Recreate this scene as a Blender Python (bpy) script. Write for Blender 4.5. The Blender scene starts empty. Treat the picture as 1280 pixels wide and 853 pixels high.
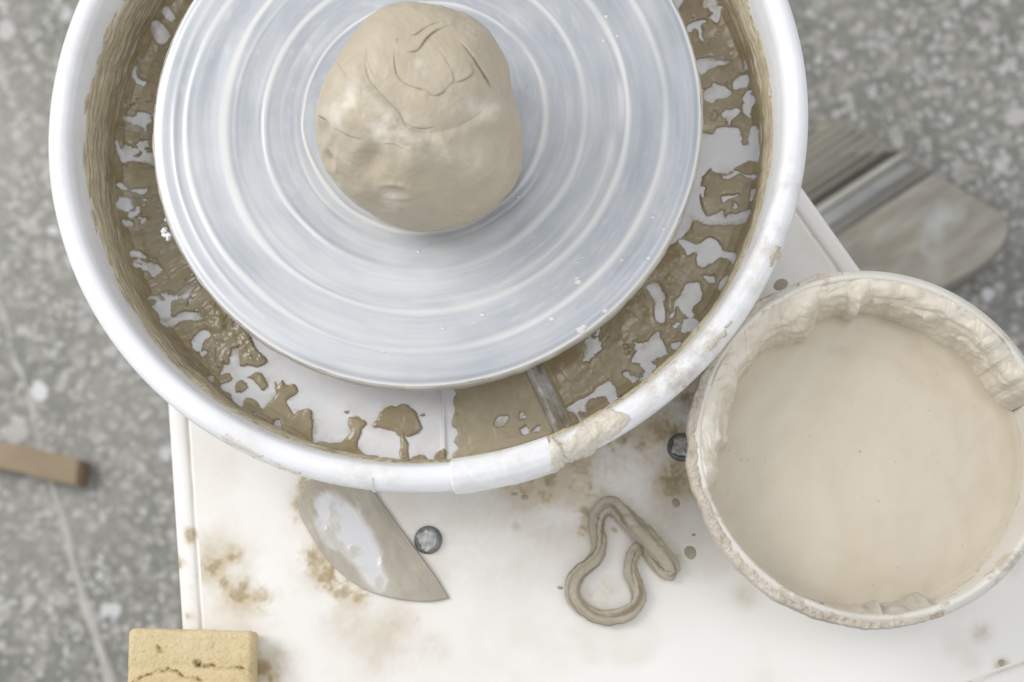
import bpy, math, random
import numpy as np
from mathutils import Matrix, Vector
random.seed(4); rng = np.random.default_rng(7)
sc = bpy.context.scene
col = sc.collection
PI = math.pi
# ------------------------------------------------------------------ camera model (millimetres, z = 0 on the wheel head)
F = 1700.0; NX, NY = 760.0, 790.0; D = 690.0; Z0 = 560.0   # the wheel head stands 560 mm above the floor
dn = np.array([NX-640, -(NY-426.5), -F]); dn /= np.linalg.norm(dn)
up = -dn; ax = np.array([1., 0, 0]) - up*up[0]; ax /= np.linalg.norm(ax); ay = np.cross(up, ax)
M = np.array([ax, ay, up])
def P(px, py, z):
    c = M @ np.array([px-640, -(py-426.5), -F]); s = c[:2]/-c[2]
    return s*(D-z)
def PL(pts, z): return np.array([P(a, b, z) for a, b in pts])
def proj(p):                                   # world mm -> photograph pixel, used to place stains and residue
    q = (p - np.array([0, 0, D])) @ M
    return np.stack([640+F*q[:, 0]/-q[:, 2], 426.5-F*q[:, 1]/-q[:, 2]], 1)
CW = np.array([-95.6, 274.0]); RW = 150.0      # wheel centre and radius
ZT = -75.0                                     # table top
CB = np.array([134.6, 93.4]); RB = 92.0; ZB = -5.0; ZL = -38.0
# ------------------------------------------------------------------ noise
def hsh(i, j, k, s):
    n = (i*374761393 + j*668265263 + k*2147483647 + s*1274126177) & 0xffffffff
    n = ((n ^ (n >> 13))*1274126177) & 0xffffffff
    n = ((n ^ (n >> 16))*2246822519) & 0xffffffff
    return (n & 0xffffff)/float(0xffffff)
def vn(p, s=0):
    p = np.asarray(p, float); i = np.floor(p).astype(np.int64); f = p-i; f = f*f*(3-2*f); r = 0
    for a in (0, 1):
        wa = f[:, 0] if a else 1-f[:, 0]
        for b in (0, 1):
            wb = f[:, 1] if b else 1-f[:, 1]
            for c in (0, 1):
                wc = f[:, 2] if c else 1-f[:, 2]
                r = r + wa*wb*wc*hsh(i[:, 0]+a, i[:, 1]+b, i[:, 2]+c, s)
    return r*2-1
def fbm(p, scale, o=4, s=0):
    p = np.asarray(p, float)
    if p.shape[1] == 2: p = np.c_[p, np.zeros(len(p))]
    r = 0; a = 1; t = 0
    for k in range(o):
        r = r + a*vn(p/scale*2**k + 17.3*k, s+k); t += a; a *= .5
    return np.clip(r/t*2.2, -1, 1)
def sst(a, b, x): t = np.clip((x-a)/(b-a), 0, 1); return t*t*(3-2*t)
def sdf(q, poly):                              # signed distance, positive inside; q (N,2)
    poly = np.asarray(poly, float); lo = poly.min(0)-25; hi = poly.max(0)+25
    out = np.full(len(q), -25.0); m = ((q > lo) & (q < hi)).all(1); x = q[m]
    if not len(x): return out
    d = np.full(len(x), 1e9); ins = np.zeros(len(x), bool); n = len(poly)
    for i in range(n):
        a = poly[i]; b = poly[(i+1) % n]; e = b-a; w = x-a
        t = np.clip((w@e)/max(e@e, 1e-9), 0, 1); d = np.minimum(d, np.hypot(*(w-t[:, None]*e).T))
        c = (a[1] > x[:, 1]) != (b[1] > x[:, 1])
        with np.errstate(divide='ignore', invalid='ignore'):
            ins ^= c & (x[:, 0] < (b[0]-a[0])*(x[:, 1]-a[1])/(b[1]-a[1])+a[0])
    out[m] = np.maximum(np.where(ins, d, -d), -25); return out
def pdist(q, pts):                             # distance to an open polyline, and parameter along it
    pts = np.asarray(pts, float); d = np.full(len(q), 1e9); tt = np.zeros(len(q)); n = len(pts)-1
    for i in range(n):
        a = pts[i]; e = pts[i+1]-a; w = q-a; t = np.clip((w@e)/max(e@e, 1e-9), 0, 1)
        k = np.linalg.norm(w-t[:, None]*e, axis=1); m = k < d; d[m] = k[m]; tt[m] = (i+t[m])/n
    return d, tt
def spline(pts, n, closed=False):
    pts = np.asarray(pts, float); m = len(pts); out = []
    for u in np.linspace(0, m if closed else m-1, n, endpoint=not closed):
        i = int(u); f = u-i
        if not closed and i >= m-1: i = m-2; f = 1.0
        g = (lambda k: pts[k % m]) if closed else (lambda k: pts[min(max(k, 0), m-1)])
        a, b, c, d = g(i-1), g(i), g(i+1), g(i+2)
        out.append(.5*((2*b)+(-a+c)*f+(2*a-5*b+4*c-d)*f*f+(-a+3*b-3*c+d)*f**3))
    return np.array(out)
# ------------------------------------------------------------------ mesh helpers
def mesh(name, v, f, mat, parent=None, origin=(0, 0, 0), attr=None, smooth=True):
    v = np.asarray(v, float); f = np.asarray(f, np.int64)
    used = np.zeros(len(v), bool); used[f.ravel()] = True; idx = np.cumsum(used)-1
    v = v[used]; f = idx[f]; k = f.shape[1]
    o3 = np.array(origin, float)
    me = bpy.data.meshes.new(name); me.vertices.add(len(v))
    me.vertices.foreach_set('co', ((v-o3)/1000).astype(np.float32).ravel())
    me.loops.add(f.size); me.loops.foreach_set('vertex_index', f.ravel().astype(np.int32))
    me.polygons.add(len(f)); me.polygons.foreach_set('loop_start', (np.arange(len(f))*k).astype(np.int32))
    me.polygons.foreach_set('loop_total', np.full(len(f), k, np.int32))
    me.update(calc_edges=True); me.validate()
    if smooth: me.polygons.foreach_set('use_smooth', np.ones(len(me.polygons), bool))
    for an, av in (attr or {}).items():
        a = me.attributes.new(an, 'FLOAT', 'POINT'); a.data.foreach_set('value', np.asarray(av, np.float32)[used])
    me.materials.append(mat)
    ob = bpy.data.objects.new(name, me); col.objects.link(ob)
    wo = o3.copy(); wo[2] += Z0
    if parent is not None:
        ob.parent = parent; ob.location = Vector(wo/1000)-parent_loc(parent)
    else: ob.location = Vector(wo/1000)
    return ob
def parent_loc(p):
    l = Vector((0, 0, 0))
    while p is not None: l += p.location; p = p.parent
    return l
def quads(nu, nv, wu=False, wv=False, keep=None):
    a = np.arange(nu if wu else nu-1); b = np.arange(nv if wv else nv-1)
    A, B = np.meshgrid(a, b, indexing='ij'); A = A.ravel(); B = B.ravel(); A2 = (A+1) % nu; B2 = (B+1) % nv
    f = np.stack([A*nv+B, A2*nv+B, A2*nv+B2, A*nv+B2], 1)
    if keep is not None: f = f[keep[f].any(1)]
    return f
def gridn(V_, nu, nv_):
    G = V_.reshape(nu, nv_, 3); a = np.roll(G, -1, 0)-np.roll(G, 1, 0); b = np.gradient(G, axis=1); n_ = np.cross(a, b).reshape(-1, 3)
    l_ = np.linalg.norm(n_, axis=1); n_ = n_/np.maximum(l_, 1e-6)[:, None]; n_[l_ < 1e-5] = [0, 0, 1]; return n_
def thing(name, label, cat, at, group=None):
    o = bpy.data.objects.new(name, None); col.objects.link(o); o.empty_display_size = .02
    o.location = (at[0]/1000, at[1]/1000, (at[2]+Z0)/1000); o['label'] = label; o['category'] = cat
    if group: o['group'] = group
    return o
def tag(o, label, cat, group=None):
    o['label'] = label; o['category'] = cat
    if group: o['group'] = group
def lathe(prof, c, n=256, a0=0, a1=2*PI):
    prof = np.asarray(prof, float); full = abs(a1-a0-2*PI) < 1e-6
    th = np.linspace(a0, a1, n, endpoint=not full)
    v = np.stack([c[0]+np.cos(th)[:, None]*prof[None, :, 0], c[1]+np.sin(th)[:, None]*prof[None, :, 0],
                  np.broadcast_to(prof[None, :, 1], (n, len(prof)))], 2).reshape(-1, 3)
    return v, quads(n, len(prof), wu=full)
def tube(path, rad, nsec=20, flat=1.0, twist=0.0, closed=False, bump=None):
    path = np.asarray(path, float); n = len(path); vs = []; rad = np.broadcast_to(rad, (n,))
    for i in range(n):
        t = path[min(i+1, n-1)]-path[max(i-1, 0)]; t /= max(np.linalg.norm(t), 1e-9)
        s = np.cross(t, [0, 0, 1.]); s /= max(np.linalg.norm(s), 1e-9); u = np.cross(s, t)
        for k in range(nsec):
            a = 2*PI*k/nsec; r = rad[i]*(1+(bump(i/n, a+twist*i/n) if bump else 0))
            vs.append(path[i]+s*math.cos(a)*r+u*math.sin(a)*r*flat)
    f = quads(n, nsec, wv=True); v = np.array(vs)
    v = np.r_[v, [path[0], path[-1]]]; c = []
    for k in range(nsec):
        c.append([len(v)-2, (k+1) % nsec, k, k]); e = (n-1)*nsec; c.append([len(v)-1, e+k, e+(k+1) % nsec, e+(k+1) % nsec])
    return v, f, np.array(c)
def cat3(quadf, trif):  # split into triangles so that one array holds everything
    a = quadf[:, [0, 1, 2]]; b = quadf[:, [0, 2, 3]]; return np.r_[a, b, np.asarray(trif)[:, :3]]
def prism(poly, ztop, zbot, bev=2.0, nb=4, z_of=None):
    """extruded outline (counter-clockwise xy points) with a rounded upper edge"""
    poly = np.asarray(poly, float)
    area = 0.5*np.sum(poly[:, 0]*np.roll(poly[:, 1], -1)-np.roll(poly[:, 0], -1)*poly[:, 1])
    if area < 0: poly = poly[::-1]
    n = len(poly); nx_, pv = np.roll(poly, -1, 0), np.roll(poly, 1, 0)
    t = nx_-pv; t /= np.linalg.norm(t, axis=1)[:, None]; inw = np.stack([-t[:, 1], t[:, 0]], 1)
    rings = [(0, zbot), (0, ztop-bev)]
    for k in range(1, nb+1):
        a = PI/2*k/nb; rings.append((bev*(1-math.cos(a)), ztop-bev+bev*math.sin(a)))
    v = np.concatenate([np.c_[poly+inw*o, np.full(n, z)] for o, z in rings])
    f = []
    for r in range(len(rings)-1):
        for i in range(n):
            j = (i+1) % n; a = r*n
            f += [[a+i, a+j, a+n+j], [a+i, a+n+j, a+n+i]]
    cidx = len(v); v = np.r_[v, [np.r_[v[-n:, :2].mean(0), ztop]], [np.r_[poly.mean(0), zbot]]]; e = (len(rings)-1)*n
    for i in range(n):
        j = (i+1) % n; f.append([e+i, e+j, cidx]); f.append([j, i, cidx+1])
    if z_of is not None: v[:, 2] += z_of(v)
    return v, np.array(f)
def roundpoly(pts, r, n=8):
    pts = np.asarray(pts, float); out = []; m = len(pts)
    for i in range(m):
        a, b, c = pts[i-1], pts[i], pts[(i+1) % m]; u = (a-b)/np.linalg.norm(a-b); w = (c-b)/np.linalg.norm(c-b)
        rr = r[i] if hasattr(r, '__len__') else r
        p, q = b+u*rr, b+w*rr
        for k in range(n+1):
            t = k/n; out.append((1-t)**2*p+2*t*(1-t)*b+t*t*q)
    return np.array(out)
# ------------------------------------------------------------------ materials
class NT:
    def __init__(s, name):
        s.m = bpy.data.materials.new(name); s.m.use_nodes = True; s.t = s.m.node_tree; s.b = s.t.nodes['Principled BSDF']
    def n(s, typ, **kw):
        nd = s.t.nodes.new(typ)
        for k, v in kw.items():
            if k in nd.inputs: nd.inputs[k].default_value = v
            else: setattr(nd, k, v)
        return nd
    def l(s, a, b): s.t.links.new(a, b)
    def math(s, op, a, b=None, c=None):
        nd = s.t.nodes.new('ShaderNodeMath'); nd.operation = op
        for i, x in enumerate((a, b, c)):
            if x is None: continue
            if isinstance(x, (int, float)): nd.inputs[i].default_value = x
            else: s.l(x, nd.inputs[i])
        return nd.outputs[0]
    def noise(s, scale, detail=5, rough=.55, vec=None, dist=0.0):
        nd = s.n('ShaderNodeTexNoise'); nd.inputs['Scale'].default_value = scale; nd.inputs['Detail'].default_value = detail
        nd.inputs['Roughness'].default_value = rough; nd.inputs['Distortion'].default_value = dist
        s.l(vec if vec is not None else s.obj(), nd.inputs['Vector']); return nd.outputs['Fac']
    def obj(s):
        if not hasattr(s, '_o'): s._o = s.n('ShaderNodeTexCoord').outputs['Object']
        return s._o
    def ramp(s, fac, stops, interp='LINEAR'):
        r = s.t.nodes.new('ShaderNodeValToRGB'); e = r.color_ramp.elements; r.color_ramp.interpolation = interp
        while len(e) < len(stops): e.new(.5)
        for el, (p, c) in zip(e, stops):
            el.position = p; el.color = (c if hasattr(c, '__len__') else (c, c, c))[:3]+(1,) if hasattr(c, '__len__') else (c, c, c, 1)
        s.l(fac, r.inputs[0]); return r.outputs[0]
    def mix(s, fac, a, b):
        nd = s.t.nodes.new('ShaderNodeMix'); nd.data_type = 'RGBA'
        for sock, x in ((nd.inputs[0], fac), (nd.inputs[6], a), (nd.inputs[7], b)):
            if isinstance(x, (int, float)): sock.default_value = x
            elif isinstance(x, tuple): sock.default_value = x+(1,) if len(x) == 3 else x
            else: s.l(x, sock)
        return nd.outputs[2]
    def attr(s, name): return s.n('ShaderNodeAttribute', attribute_name=name).outputs['Fac']
    def bump(s, h, strength=.3, dist=.001, normal=None):
        b = s.n('ShaderNodeBump'); b.inputs['Strength'].default_value = strength; b.inputs['Distance'].default_value = dist
        s.l(h, b.inputs['Height'])
        if normal is not None: s.l(normal, b.inputs['Normal'])
        return b.outputs[0]
    def out(s, color=None, rough=None, metal=None, normal=None, **kw):
        for k, x in (('Base Color', color), ('Roughness', rough), ('Metallic', metal), ('Normal', normal)):
            if x is None: continue
            if isinstance(x, (int, float)): s.b.inputs[k].default_value = x
            elif isinstance(x, tuple): s.b.inputs[k].default_value = x+(1,)
            else: s.l(x, s.b.inputs[k])
        for k, v in kw.items(): s.b.inputs[k.replace('_', ' ')].default_value = v
        return s.m
def simple(name, c1, c2, scale, rough=.5, bump=.2, bscale=None, metal=0.0, **kw):
    t = NT(name); f = t.noise(scale); c = t.ramp(f, [(.3, c1), (.7, c2)])
    return t.out(c, rough, metal, t.bump(t.noise(bscale or scale*4), bump), **kw)

# painted white steel / plastic of the table panel, with clay-water stains where 'stain' says
t = NT('table_enamel'); st = t.attr('stain'); hz = t.attr('haze')
base = t.ramp(t.noise(9, 5), [(.3, (.80, .77, .725)), (.7, (.85, .83, .795))])
fine = t.noise(160, 6, .65)
stc = t.ramp(st, [(0.0, (.62, .52, .36)), (.5, (.52, .425, .28)), (1.0, (.30, .22, .11))])
c = t.mix(t.math('MULTIPLY', hz, .9), base, (.54, .455, .33)); c = t.mix(t.math('MULTIPLY', t.math('MINIMUM', t.math('MULTIPLY', st, 1.7), 1.0), t.math('MULTIPLY', t.ramp(t.noise(110, 8, .72), [(.30, .35), (.56, 1)]), 1.0)), c, stc)
M_table = t.out(c, t.ramp(t.noise(30, 4), [(.3, .34), (.7, .5)]), None, t.bump(t.math('ADD', t.noise(14, 5), t.math('MULTIPLY', st, .5)), .22, .001))
# pan plastic
t = NT('white_plastic'); m1 = t.noise(22, 6, .6); d_ = t.attr('dirt')
c = t.ramp(m1, [(.35, (.80, .80, .82)), (.65, (.86, .86, .875))])
spk = t.ramp(t.noise(55, 6, .7), [(.60, 0), (.72, 1)])
c = t.mix(t.math('MULTIPLY', spk, .22), c, (.66, .60, .50))
c = t.mix(t.math('MULTIPLY', d_, t.ramp(t.noise(90, 7, .7), [(.4, 0.0), (.62, .8)])), c, (.42, .35, .25))
scr = t.noise(40, 6, .7, dist=2.0)
M_pan = t.out(c, t.ramp(m1, [(.3, .28), (.7, .42)]), None, t.bump(scr, .10, .0006))
# wet slurry
t = NT('wet_slurry'); m1 = t.noise(28, 8, .7, dist=.8); dry = t.attr('dry')
thick = t.attr('thick')
c = t.ramp(m1, [(.3, (.285, .22, .125)), (.5, (.36, .29, .175)), (.7, (.44, .37, .24))])
c = t.mix(t.math('MULTIPLY', t.math('SUBTRACT', 1.0, thick), .55), c, (.48, .42, .32))
gr = t.ramp(t.noise(120, 6, .7), [(.35, (.42, .355, .235)), (.7, (.54, .475, .345))])
c = t.mix(dry, c, gr)
r_ = t.mix(dry, (.22, .22, .22), (.55, .55, .55))
al = t.ramp(t.math('ADD', t.attr('film_or_sheen'), t.math('MULTIPLY', t.math('SUBTRACT', t.noise(260, 5, .7), .5), .5)), [(.0, .0), (.30, .35), (.85, 1)]); t.l(al, t.b.inputs['Alpha'])
M_slurry = t.out(c, r_, None, t.bump(t.math('ADD', t.noise(140, 5, .6), t.math('MULTIPLY', t.noise(600, 3), .3)), .22, .001), Specular_IOR_Level=.6)
# clay (fresh lump)
t = NT('fresh_clay'); m1 = t.noise(14, 6, .6, dist=.6); sm = t.attr('smear'); cr = t.attr('crack')
c = t.ramp(m1, [(.3, (.445, .38, .28)), (.55, (.50, .435, .33)), (.75, (.55, .485, .38))])
c = t.mix(t.math('MULTIPLY', t.math('MULTIPLY', sm, .8), t.ramp(t.noise(70, 7, .65, dist=1.5), [(.35, .35), (.6, 1)])), c, (.72, .67, .59))
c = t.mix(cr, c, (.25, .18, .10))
mp = t.n('ShaderNodeMapping'); mp.inputs['Scale'].default_value = (1, 1, 3.5); t.l(t.obj(), mp.inputs[0])
h = t.math('ADD', t.noise(60, 6, .6, vec=mp.outputs[0], dist=1.2), t.math('MULTIPLY', t.noise(480, 4, .6), .18))
M_clay = t.out(c, t.ramp(t.noise(25, 4), [(.35, .42), (.7, .58)]), None, t.bump(h, .35, .0016), Specular_IOR_Level=.4)
# bucket clay crust
t = NT('clay_crust_wet'); m1 = t.noise(30, 7, .62, dist=.7); g = t.attr('grey')
c = t.ramp(m1, [(.3, (.58, .505, .395)), (.5, (.68, .615, .51)), (.72, (.76, .71, .625))])
c = t.mix(g, c, (.47, .44, .38))
h = t.math('ADD', t.noise(75, 8, .65, dist=1.5), t.math('MULTIPLY', t.noise(330, 5, .6), .3))
M_crust = t.out(c, t.ramp(t.noise(50, 4), [(.35, .25), (.65, .45)]), None, t.bump(h, .45, .0015), Specular_IOR_Level=.5)
t = NT('dried_clay_rim'); m1 = t.noise(45, 8, .7)
c = t.ramp(m1, [(.34, (.27, .21, .14)), (.42, (.47, .41, .33)), (.65, (.60, .55, .47))])
M_dry = t.out(c, .68, None, t.bump(t.math('ADD', m1, t.math('MULTIPLY', t.noise(300, 5), .4)), .6, .0018))
# liquid slip
t = NT('liquid_slip'); m1 = t.noise(9, 7, .6, dist=2.2)
c = t.ramp(m1, [(.3, (.525, .455, .34)), (.5, (.56, .495, .385)), (.7, (.59, .525, .415))])
vo = t.n('ShaderNodeTexVoronoi'); vo.inputs['Scale'].default_value = 230; t.l(t.obj(), vo.inputs['Vector'])
pit = t.math('MULTIPLY', t.ramp(vo.outputs['Distance'], [(.10, 1), (.17, 0)]), t.ramp(t.noise(90, 3), [(.56, 0), (.62, 1)]))
c = t.mix(t.math('MULTIPLY', pit, .5), c, (.44, .36, .26))
h = t.math('SUBTRACT', t.math('ADD', t.noise(45, 4, .5), t.math('MULTIPLY', t.noise(380, 3, .6), .10)), t.math('MULTIPLY', pit, .35))
M_slip = t.out(c, .30, None, t.bump(h, .22, .0012), Specular_IOR_Level=.5)
# aluminium wheel head
t = NT('brushed_aluminium'); cl = t.attr('clay'); sp = t.n('ShaderNodeSeparateXYZ'); t.l(t.obj(), sp.inputs[0])
X, Y = sp.outputs[0], sp.outputs[1]
r = t.math('SQRT', t.math('ADD', t.math('MULTIPLY', X, X), t.math('MULTIPLY', Y, Y)))
th = t.math('ARCTAN2', Y, X); cs = t.math('COSINE', th); sn = t.math('SINE', th)
cb = t.n('ShaderNodeCombineXYZ'); t.l(t.math('MULTIPLY', r, 520.0), cb.inputs[0]); t.l(t.math('MULTIPLY', cs, 1.1), cb.inputs[1]); t.l(t.math('MULTIPLY', sn, 1.1), cb.inputs[2])
n1 = t.noise(1.0, 6, .65, vec=cb.outputs[0])
cb2 = t.n('ShaderNodeCombineXYZ'); t.l(t.math('MULTIPLY', r, 90.0), cb2.inputs[0]); t.l(t.math('MULTIPLY', cs, 2.2), cb2.inputs[1]); t.l(t.math('MULTIPLY', sn, 2.2), cb2.inputs[2])
n2 = t.noise(1.0, 5, .6, vec=cb2.outputs[0])
c = t.ramp(t.math('ADD', t.math('MULTIPLY', n1, .3), t.math('MULTIPLY', n2, .7)), [(.36, (.405, .425, .455)), (.5, (.46, .48, .51)), (.64, (.52, .535, .56))])
ct = t.ramp(n1, [(.3, (.68, .665, .64)), (.7, (.77, .76, .74))])
c = t.mix(cl, c, ct)
met = t.math('MULTIPLY', t.math('SUBTRACT', 1.0, cl), .5)
ro = t.math('ADD', t.math('MULTIPLY', n2, .16), t.math('ADD', .34, t.math('MULTIPLY', cl, .2)))
tg = t.n('ShaderNodeTangent'); tg.direction_type = 'RADIAL'; tg.axis = 'Z'; t.l(tg.outputs[0], t.b.inputs['Tangent'])
M_alu = t.out(c, ro, met, t.bump(t.math('ADD', n1, t.math('MULTIPLY', n2, .5)), .05, .0004), Anisotropic=.35)
M_edge = simple('clay_smeared_edge', (.42, .40, .36), (.62, .58, .51), 45, .45, .4, 120, metal=.15)
# steel kidney
t = NT('scraper_steel'); cl = t.attr('clay'); w = t.noise(25, 7, .65, dist=.6)
c = t.mix(cl, (.74, .73, .73), t.ramp(w, [(.3, (.345, .305, .24)), (.55, (.42, .38, .31)), (.75, (.49, .455, .395))]))
M_steel = t.out(c, t.math('ADD', .3, t.math('MULTIPLY', cl, .22)), t.math('MULTIPLY', t.math('SUBTRACT', 1.0, cl), .6), t.bump(t.math('MULTIPLY', cl, t.math('ADD', w, t.math('MULTIPLY', t.noise(160, 5), .4))), .4, .0012))
# clay coil
t = NT('coil_clay'); sk = t.attr('streak'); w = t.noise(40, 6, .6)
c = t.mix(t.math('MULTIPLY', sk, .8), t.ramp(w, [(.3, (.37, .32, .235)), (.7, (.48, .425, .33))]), (.19, .15, .095))
M_coil = t.out(c, .42, None, t.bump(t.math('ADD', w, t.math('MULTIPLY', t.noise(260, 4), .4)), .35, .0012))
# sponge
t = NT('sponge_foam'); v1 = t.n('ShaderNodeTexVoronoi'); v1.inputs['Scale'].default_value = 620; t.l(t.obj(), v1.inputs['Vector'])
w = t.noise(18, 5); pr = t.noise(520, 4, .75); hole = t.attr('hole')
c = t.ramp(w, [(.3, (.60, .48, .27)), (.7, (.67, .555, .35))])
c = t.mix(t.ramp(pr, [(.36, .6), (.48, 0)]), c, (.46, .34, .15)); c = t.mix(hole, c, (.36, .255, .09))
M_sponge = t.out(c, .9, None, t.bump(t.math('ADD', pr, t.math('MULTIPLY', v1.outputs['Distance'], .5)), .45, .0008))
# terrazzo floor
t = NT('terrazzo')
wv = t.n('ShaderNodeVectorMath', operation='ADD'); nv = t.n('ShaderNodeTexNoise'); nv.inputs['Scale'].default_value = 95; t.l(t.obj(), nv.inputs['Vector'])
sb = t.n('ShaderNodeVectorMath', operation='SCALE'); sb.inputs['Scale'].default_value = .012; t.l(nv.outputs['Color'], sb.inputs[0]); t.l(t.obj(), wv.inputs[0]); t.l(sb.outputs[0], wv.inputs[1])
def chips(scale, lo, hi, seed):
    v = t.n('ShaderNodeTexVoronoi'); v.inputs['Scale'].default_value = scale
    mp = t.n('ShaderNodeMapping'); mp.inputs['Location'].default_value = (seed, seed*.7, 0); t.l(wv.outputs[0], mp.inputs[0]); t.l(mp.outputs[0], v.inputs['Vector'])
    sx = t.n('ShaderNodeSeparateColor'); t.l(v.outputs['Color'], sx.inputs[0])
    size = t.math('ADD', .26, t.math('MULTIPLY', sx.outputs[1], .34))
    shape = t.ramp(t.math('SUBTRACT', size, v.outputs['Distance']), [(.0, 0), (.06, 1)])
    pick = t.ramp(sx.outputs[0], [(lo, 0), (hi, 1)]); return t.math('MULTIPLY', shape, pick), sx.outputs[2]
bed = t.ramp(t.noise(9, 8, .65), [(.3, (.165, .165, .145)), (.5, (.225, .22, .195)), (.72, (.33, .32, .29))])
bed = t.mix(t.ramp(t.noise(150, 5, .75), [(.42, 0), (.62, .7)]), bed, (.13, .13, .115))
f1, k1 = chips(84, .12, .15, 0.0); f2, k2 = chips(150, .10, .14, 3.1); f3, k3 = chips(48, .93, .95, 7.7)
cc = [(0, (.19, .185, .16)), (.3, (.33, .315, .28)), (.6, (.42, .40, .37)), (1, (.62, .61, .60))]
pt = t.ramp(t.noise(17, 5, .6), [(.35, .25), (.6, 1)])
c = t.mix(t.math('MULTIPLY', f2, .8), bed, t.ramp(k2, cc)); c = t.mix(t.math('MULTIPLY', t.math('MULTIPLY', f1, pt), .9), c, t.ramp(k1, cc)); c = t.mix(f3, c, t.ramp(k3, [(0, (.44, .42, .40)), (1, (.66, .66, .67))]))
c = t.mix(t.ramp(t.noise(3.5, 5, .6), [(.45, 0), (.70, .6)]), c, (.36, .345, .315))
M_floor = t.out(c, .55, None, t.bump(t.noise(60, 5), .15))
M_joint = simple('joint_grout', (.40, .38, .35), (.52, .50, .47), 60, .8, .3)
# pedal
M_pedal = simple('pedal_casting', (.15, .14, .12), (.23, .215, .19), 14, .55, .3, 60)
t = NT('pedal_plate'); mp0 = t.n('ShaderNodeMapping'); mp0.inputs['Rotation'].default_value = (0, 0, -math.radians(33)); t.l(t.obj(), mp0.inputs[0]); mp = t.n('ShaderNodeMapping'); mp.inputs['Scale'].default_value = (5, 26, 1); t.l(mp0.outputs[0], mp.inputs[0])
w = t.noise(3, 6, .65, vec=mp.outputs[0]); c = t.ramp(w, [(.3, (.25, .225, .18)), (.5, (.32, .295, .245)), (.72, (.42, .40, .355))])
c = t.mix(t.ramp(t.noise(14, 4), [(.6, 0), (.72, .7)]), c, (.50, .50, .49))
M_plate = t.out(c, .5, .25, t.bump(w, .2))
M_rubber = simple('ribbed_rubber', (.245, .23, .185), (.31, .29, .24), 20, .75, .3, 90)
M_blue = simple('pedal_slot_paint', (.24, .245, .235), (.36, .355, .335), 22, .5, .3, 80)
M_wood = simple('batten_wood', (.27, .20, .125), (.37, .29, .19), 18, .7, .4, 60)
M_woodend = simple('batten_end_paint', (.24, .155, .105), (.34, .25, .17), 30, .7, .4, 60)
M_screw = simple('screw_steel', (.09, .10, .10), (.24, .245, .24), 160, .4, .4, 400, metal=.5)
M_screwclay = simple('screw_recess_clay', (.26, .255, .24), (.70, .69, .67), 200, .5, .5, 700)
M_spot = simple('clay_spot', (.36, .31, .235), (.44, .385, .30), 90, .55, .3, 300)
M_pale = simple('pale_foam_glint', (.86, .86, .85), (.92, .92, .915), 90, .35, .3, 300)  # white of the foam and of the painted glints
t = NT('bucket_plastic'); w = t.noise(60, 7, .7); c = t.ramp(t.noise(30, 5), [(.3, (.60, .565, .50)), (.7, (.74, .71, .66))])
c = t.mix(t.ramp(w, [(.54, 0), (.60, .85)]), c, (.50, .44, .35)); c = t.mix(t.ramp(t.noise(85, 6, .7), [(.64, 0), (.68, .8)]), c, (.26, .19, .12))
M_bucket = t.out(c, .42, None, t.bump(w, .35, .001))
M_hub = simple('hub_metal', (.22, .21, .19), (.33, .31, .28), 40, .5, .3, metal=.4)

# ================================================================== SETTING
def struct(o): o['kind'] = 'structure'; return o
n = 2; g = 3000
fv = np.array([[-g, -g, -Z0], [g, -g, -Z0], [g, g, -Z0], [-g, g, -Z0]], float)
struct(mesh('floor', fv, [[0, 1, 2, 3]], M_floor, origin=(0, 0, -Z0), smooth=False))
def strip(name, pts, w0, w1, z, h):
    c = spline(PL(pts, z), 60); t_ = np.gradient(c, axis=0); t_ /= np.linalg.norm(t_, axis=1)[:, None]; nn = np.stack([-t_[:, 1], t_[:, 0]], 1)
    k = np.arange(60.); w = (np.linspace(w0, w1, 60)+fbm(np.c_[k*4, k*0], 12, 3, 3)*1.6)[:, None]/2
    jit = fbm(np.c_[k*4, k*0], 20, 3, 9)[:, None]*nn*2
    v = np.concatenate([np.c_[c+nn*w*s+jit, np.full(60, z+hh)] for s, hh in ((-1, 0), (-.6, h), (.6, h), (1, 0))])
    v = v.reshape(4, 60, 3).transpose(1, 0, 2).reshape(-1, 3)
    return struct(mesh(name, v, quads(60, 4), M_joint, origin=(c[30][0], c[30][1], z)))
strip('floor_joint', [(50, 555), (66, 610), (84, 670), (104, 745), (128, 830), (150, 900), (190, 1010)], 5, 11, -Z0+.3, 1.0)
strip('floor_joint', [(-40, 330), (0, 385), (20, 450), (38, 510), (50, 555)], 3, 5, -Z0+.3, .7)

# ---- wooden batten lying on the floor
zt = -Z0+24
q = PL([(-160, 514), (98, 574), (94, 607), (-160, 548)], zt)
root = thing('wooden_batten', 'end of a tan wooden batten lying on the terrazzo floor left of the wheel', 'wood', (q[1][0], q[1][1], -Z0))
v, f = prism(roundpoly(q, 1.5, 3), zt, -Z0, 1.0, 3)
mesh('batten', v, f, M_wood, root, origin=(q[1][0], q[1][1], -Z0), smooth=False)
ex = q[1]-q[0]; ex /= np.linalg.norm(ex)
e4 = np.array([q[1]+ex*.3, q[1]+ex*1.8, q[2]+ex*1.8, q[2]+ex*.3]); v, f = prism(roundpoly(e4, .4, 2), zt-1.2, -Z0, .4, 2)
mesh('painted_end', v, f, M_woodend, root, origin=(q[1][0], q[1][1], -Z0), smooth=False)

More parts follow.
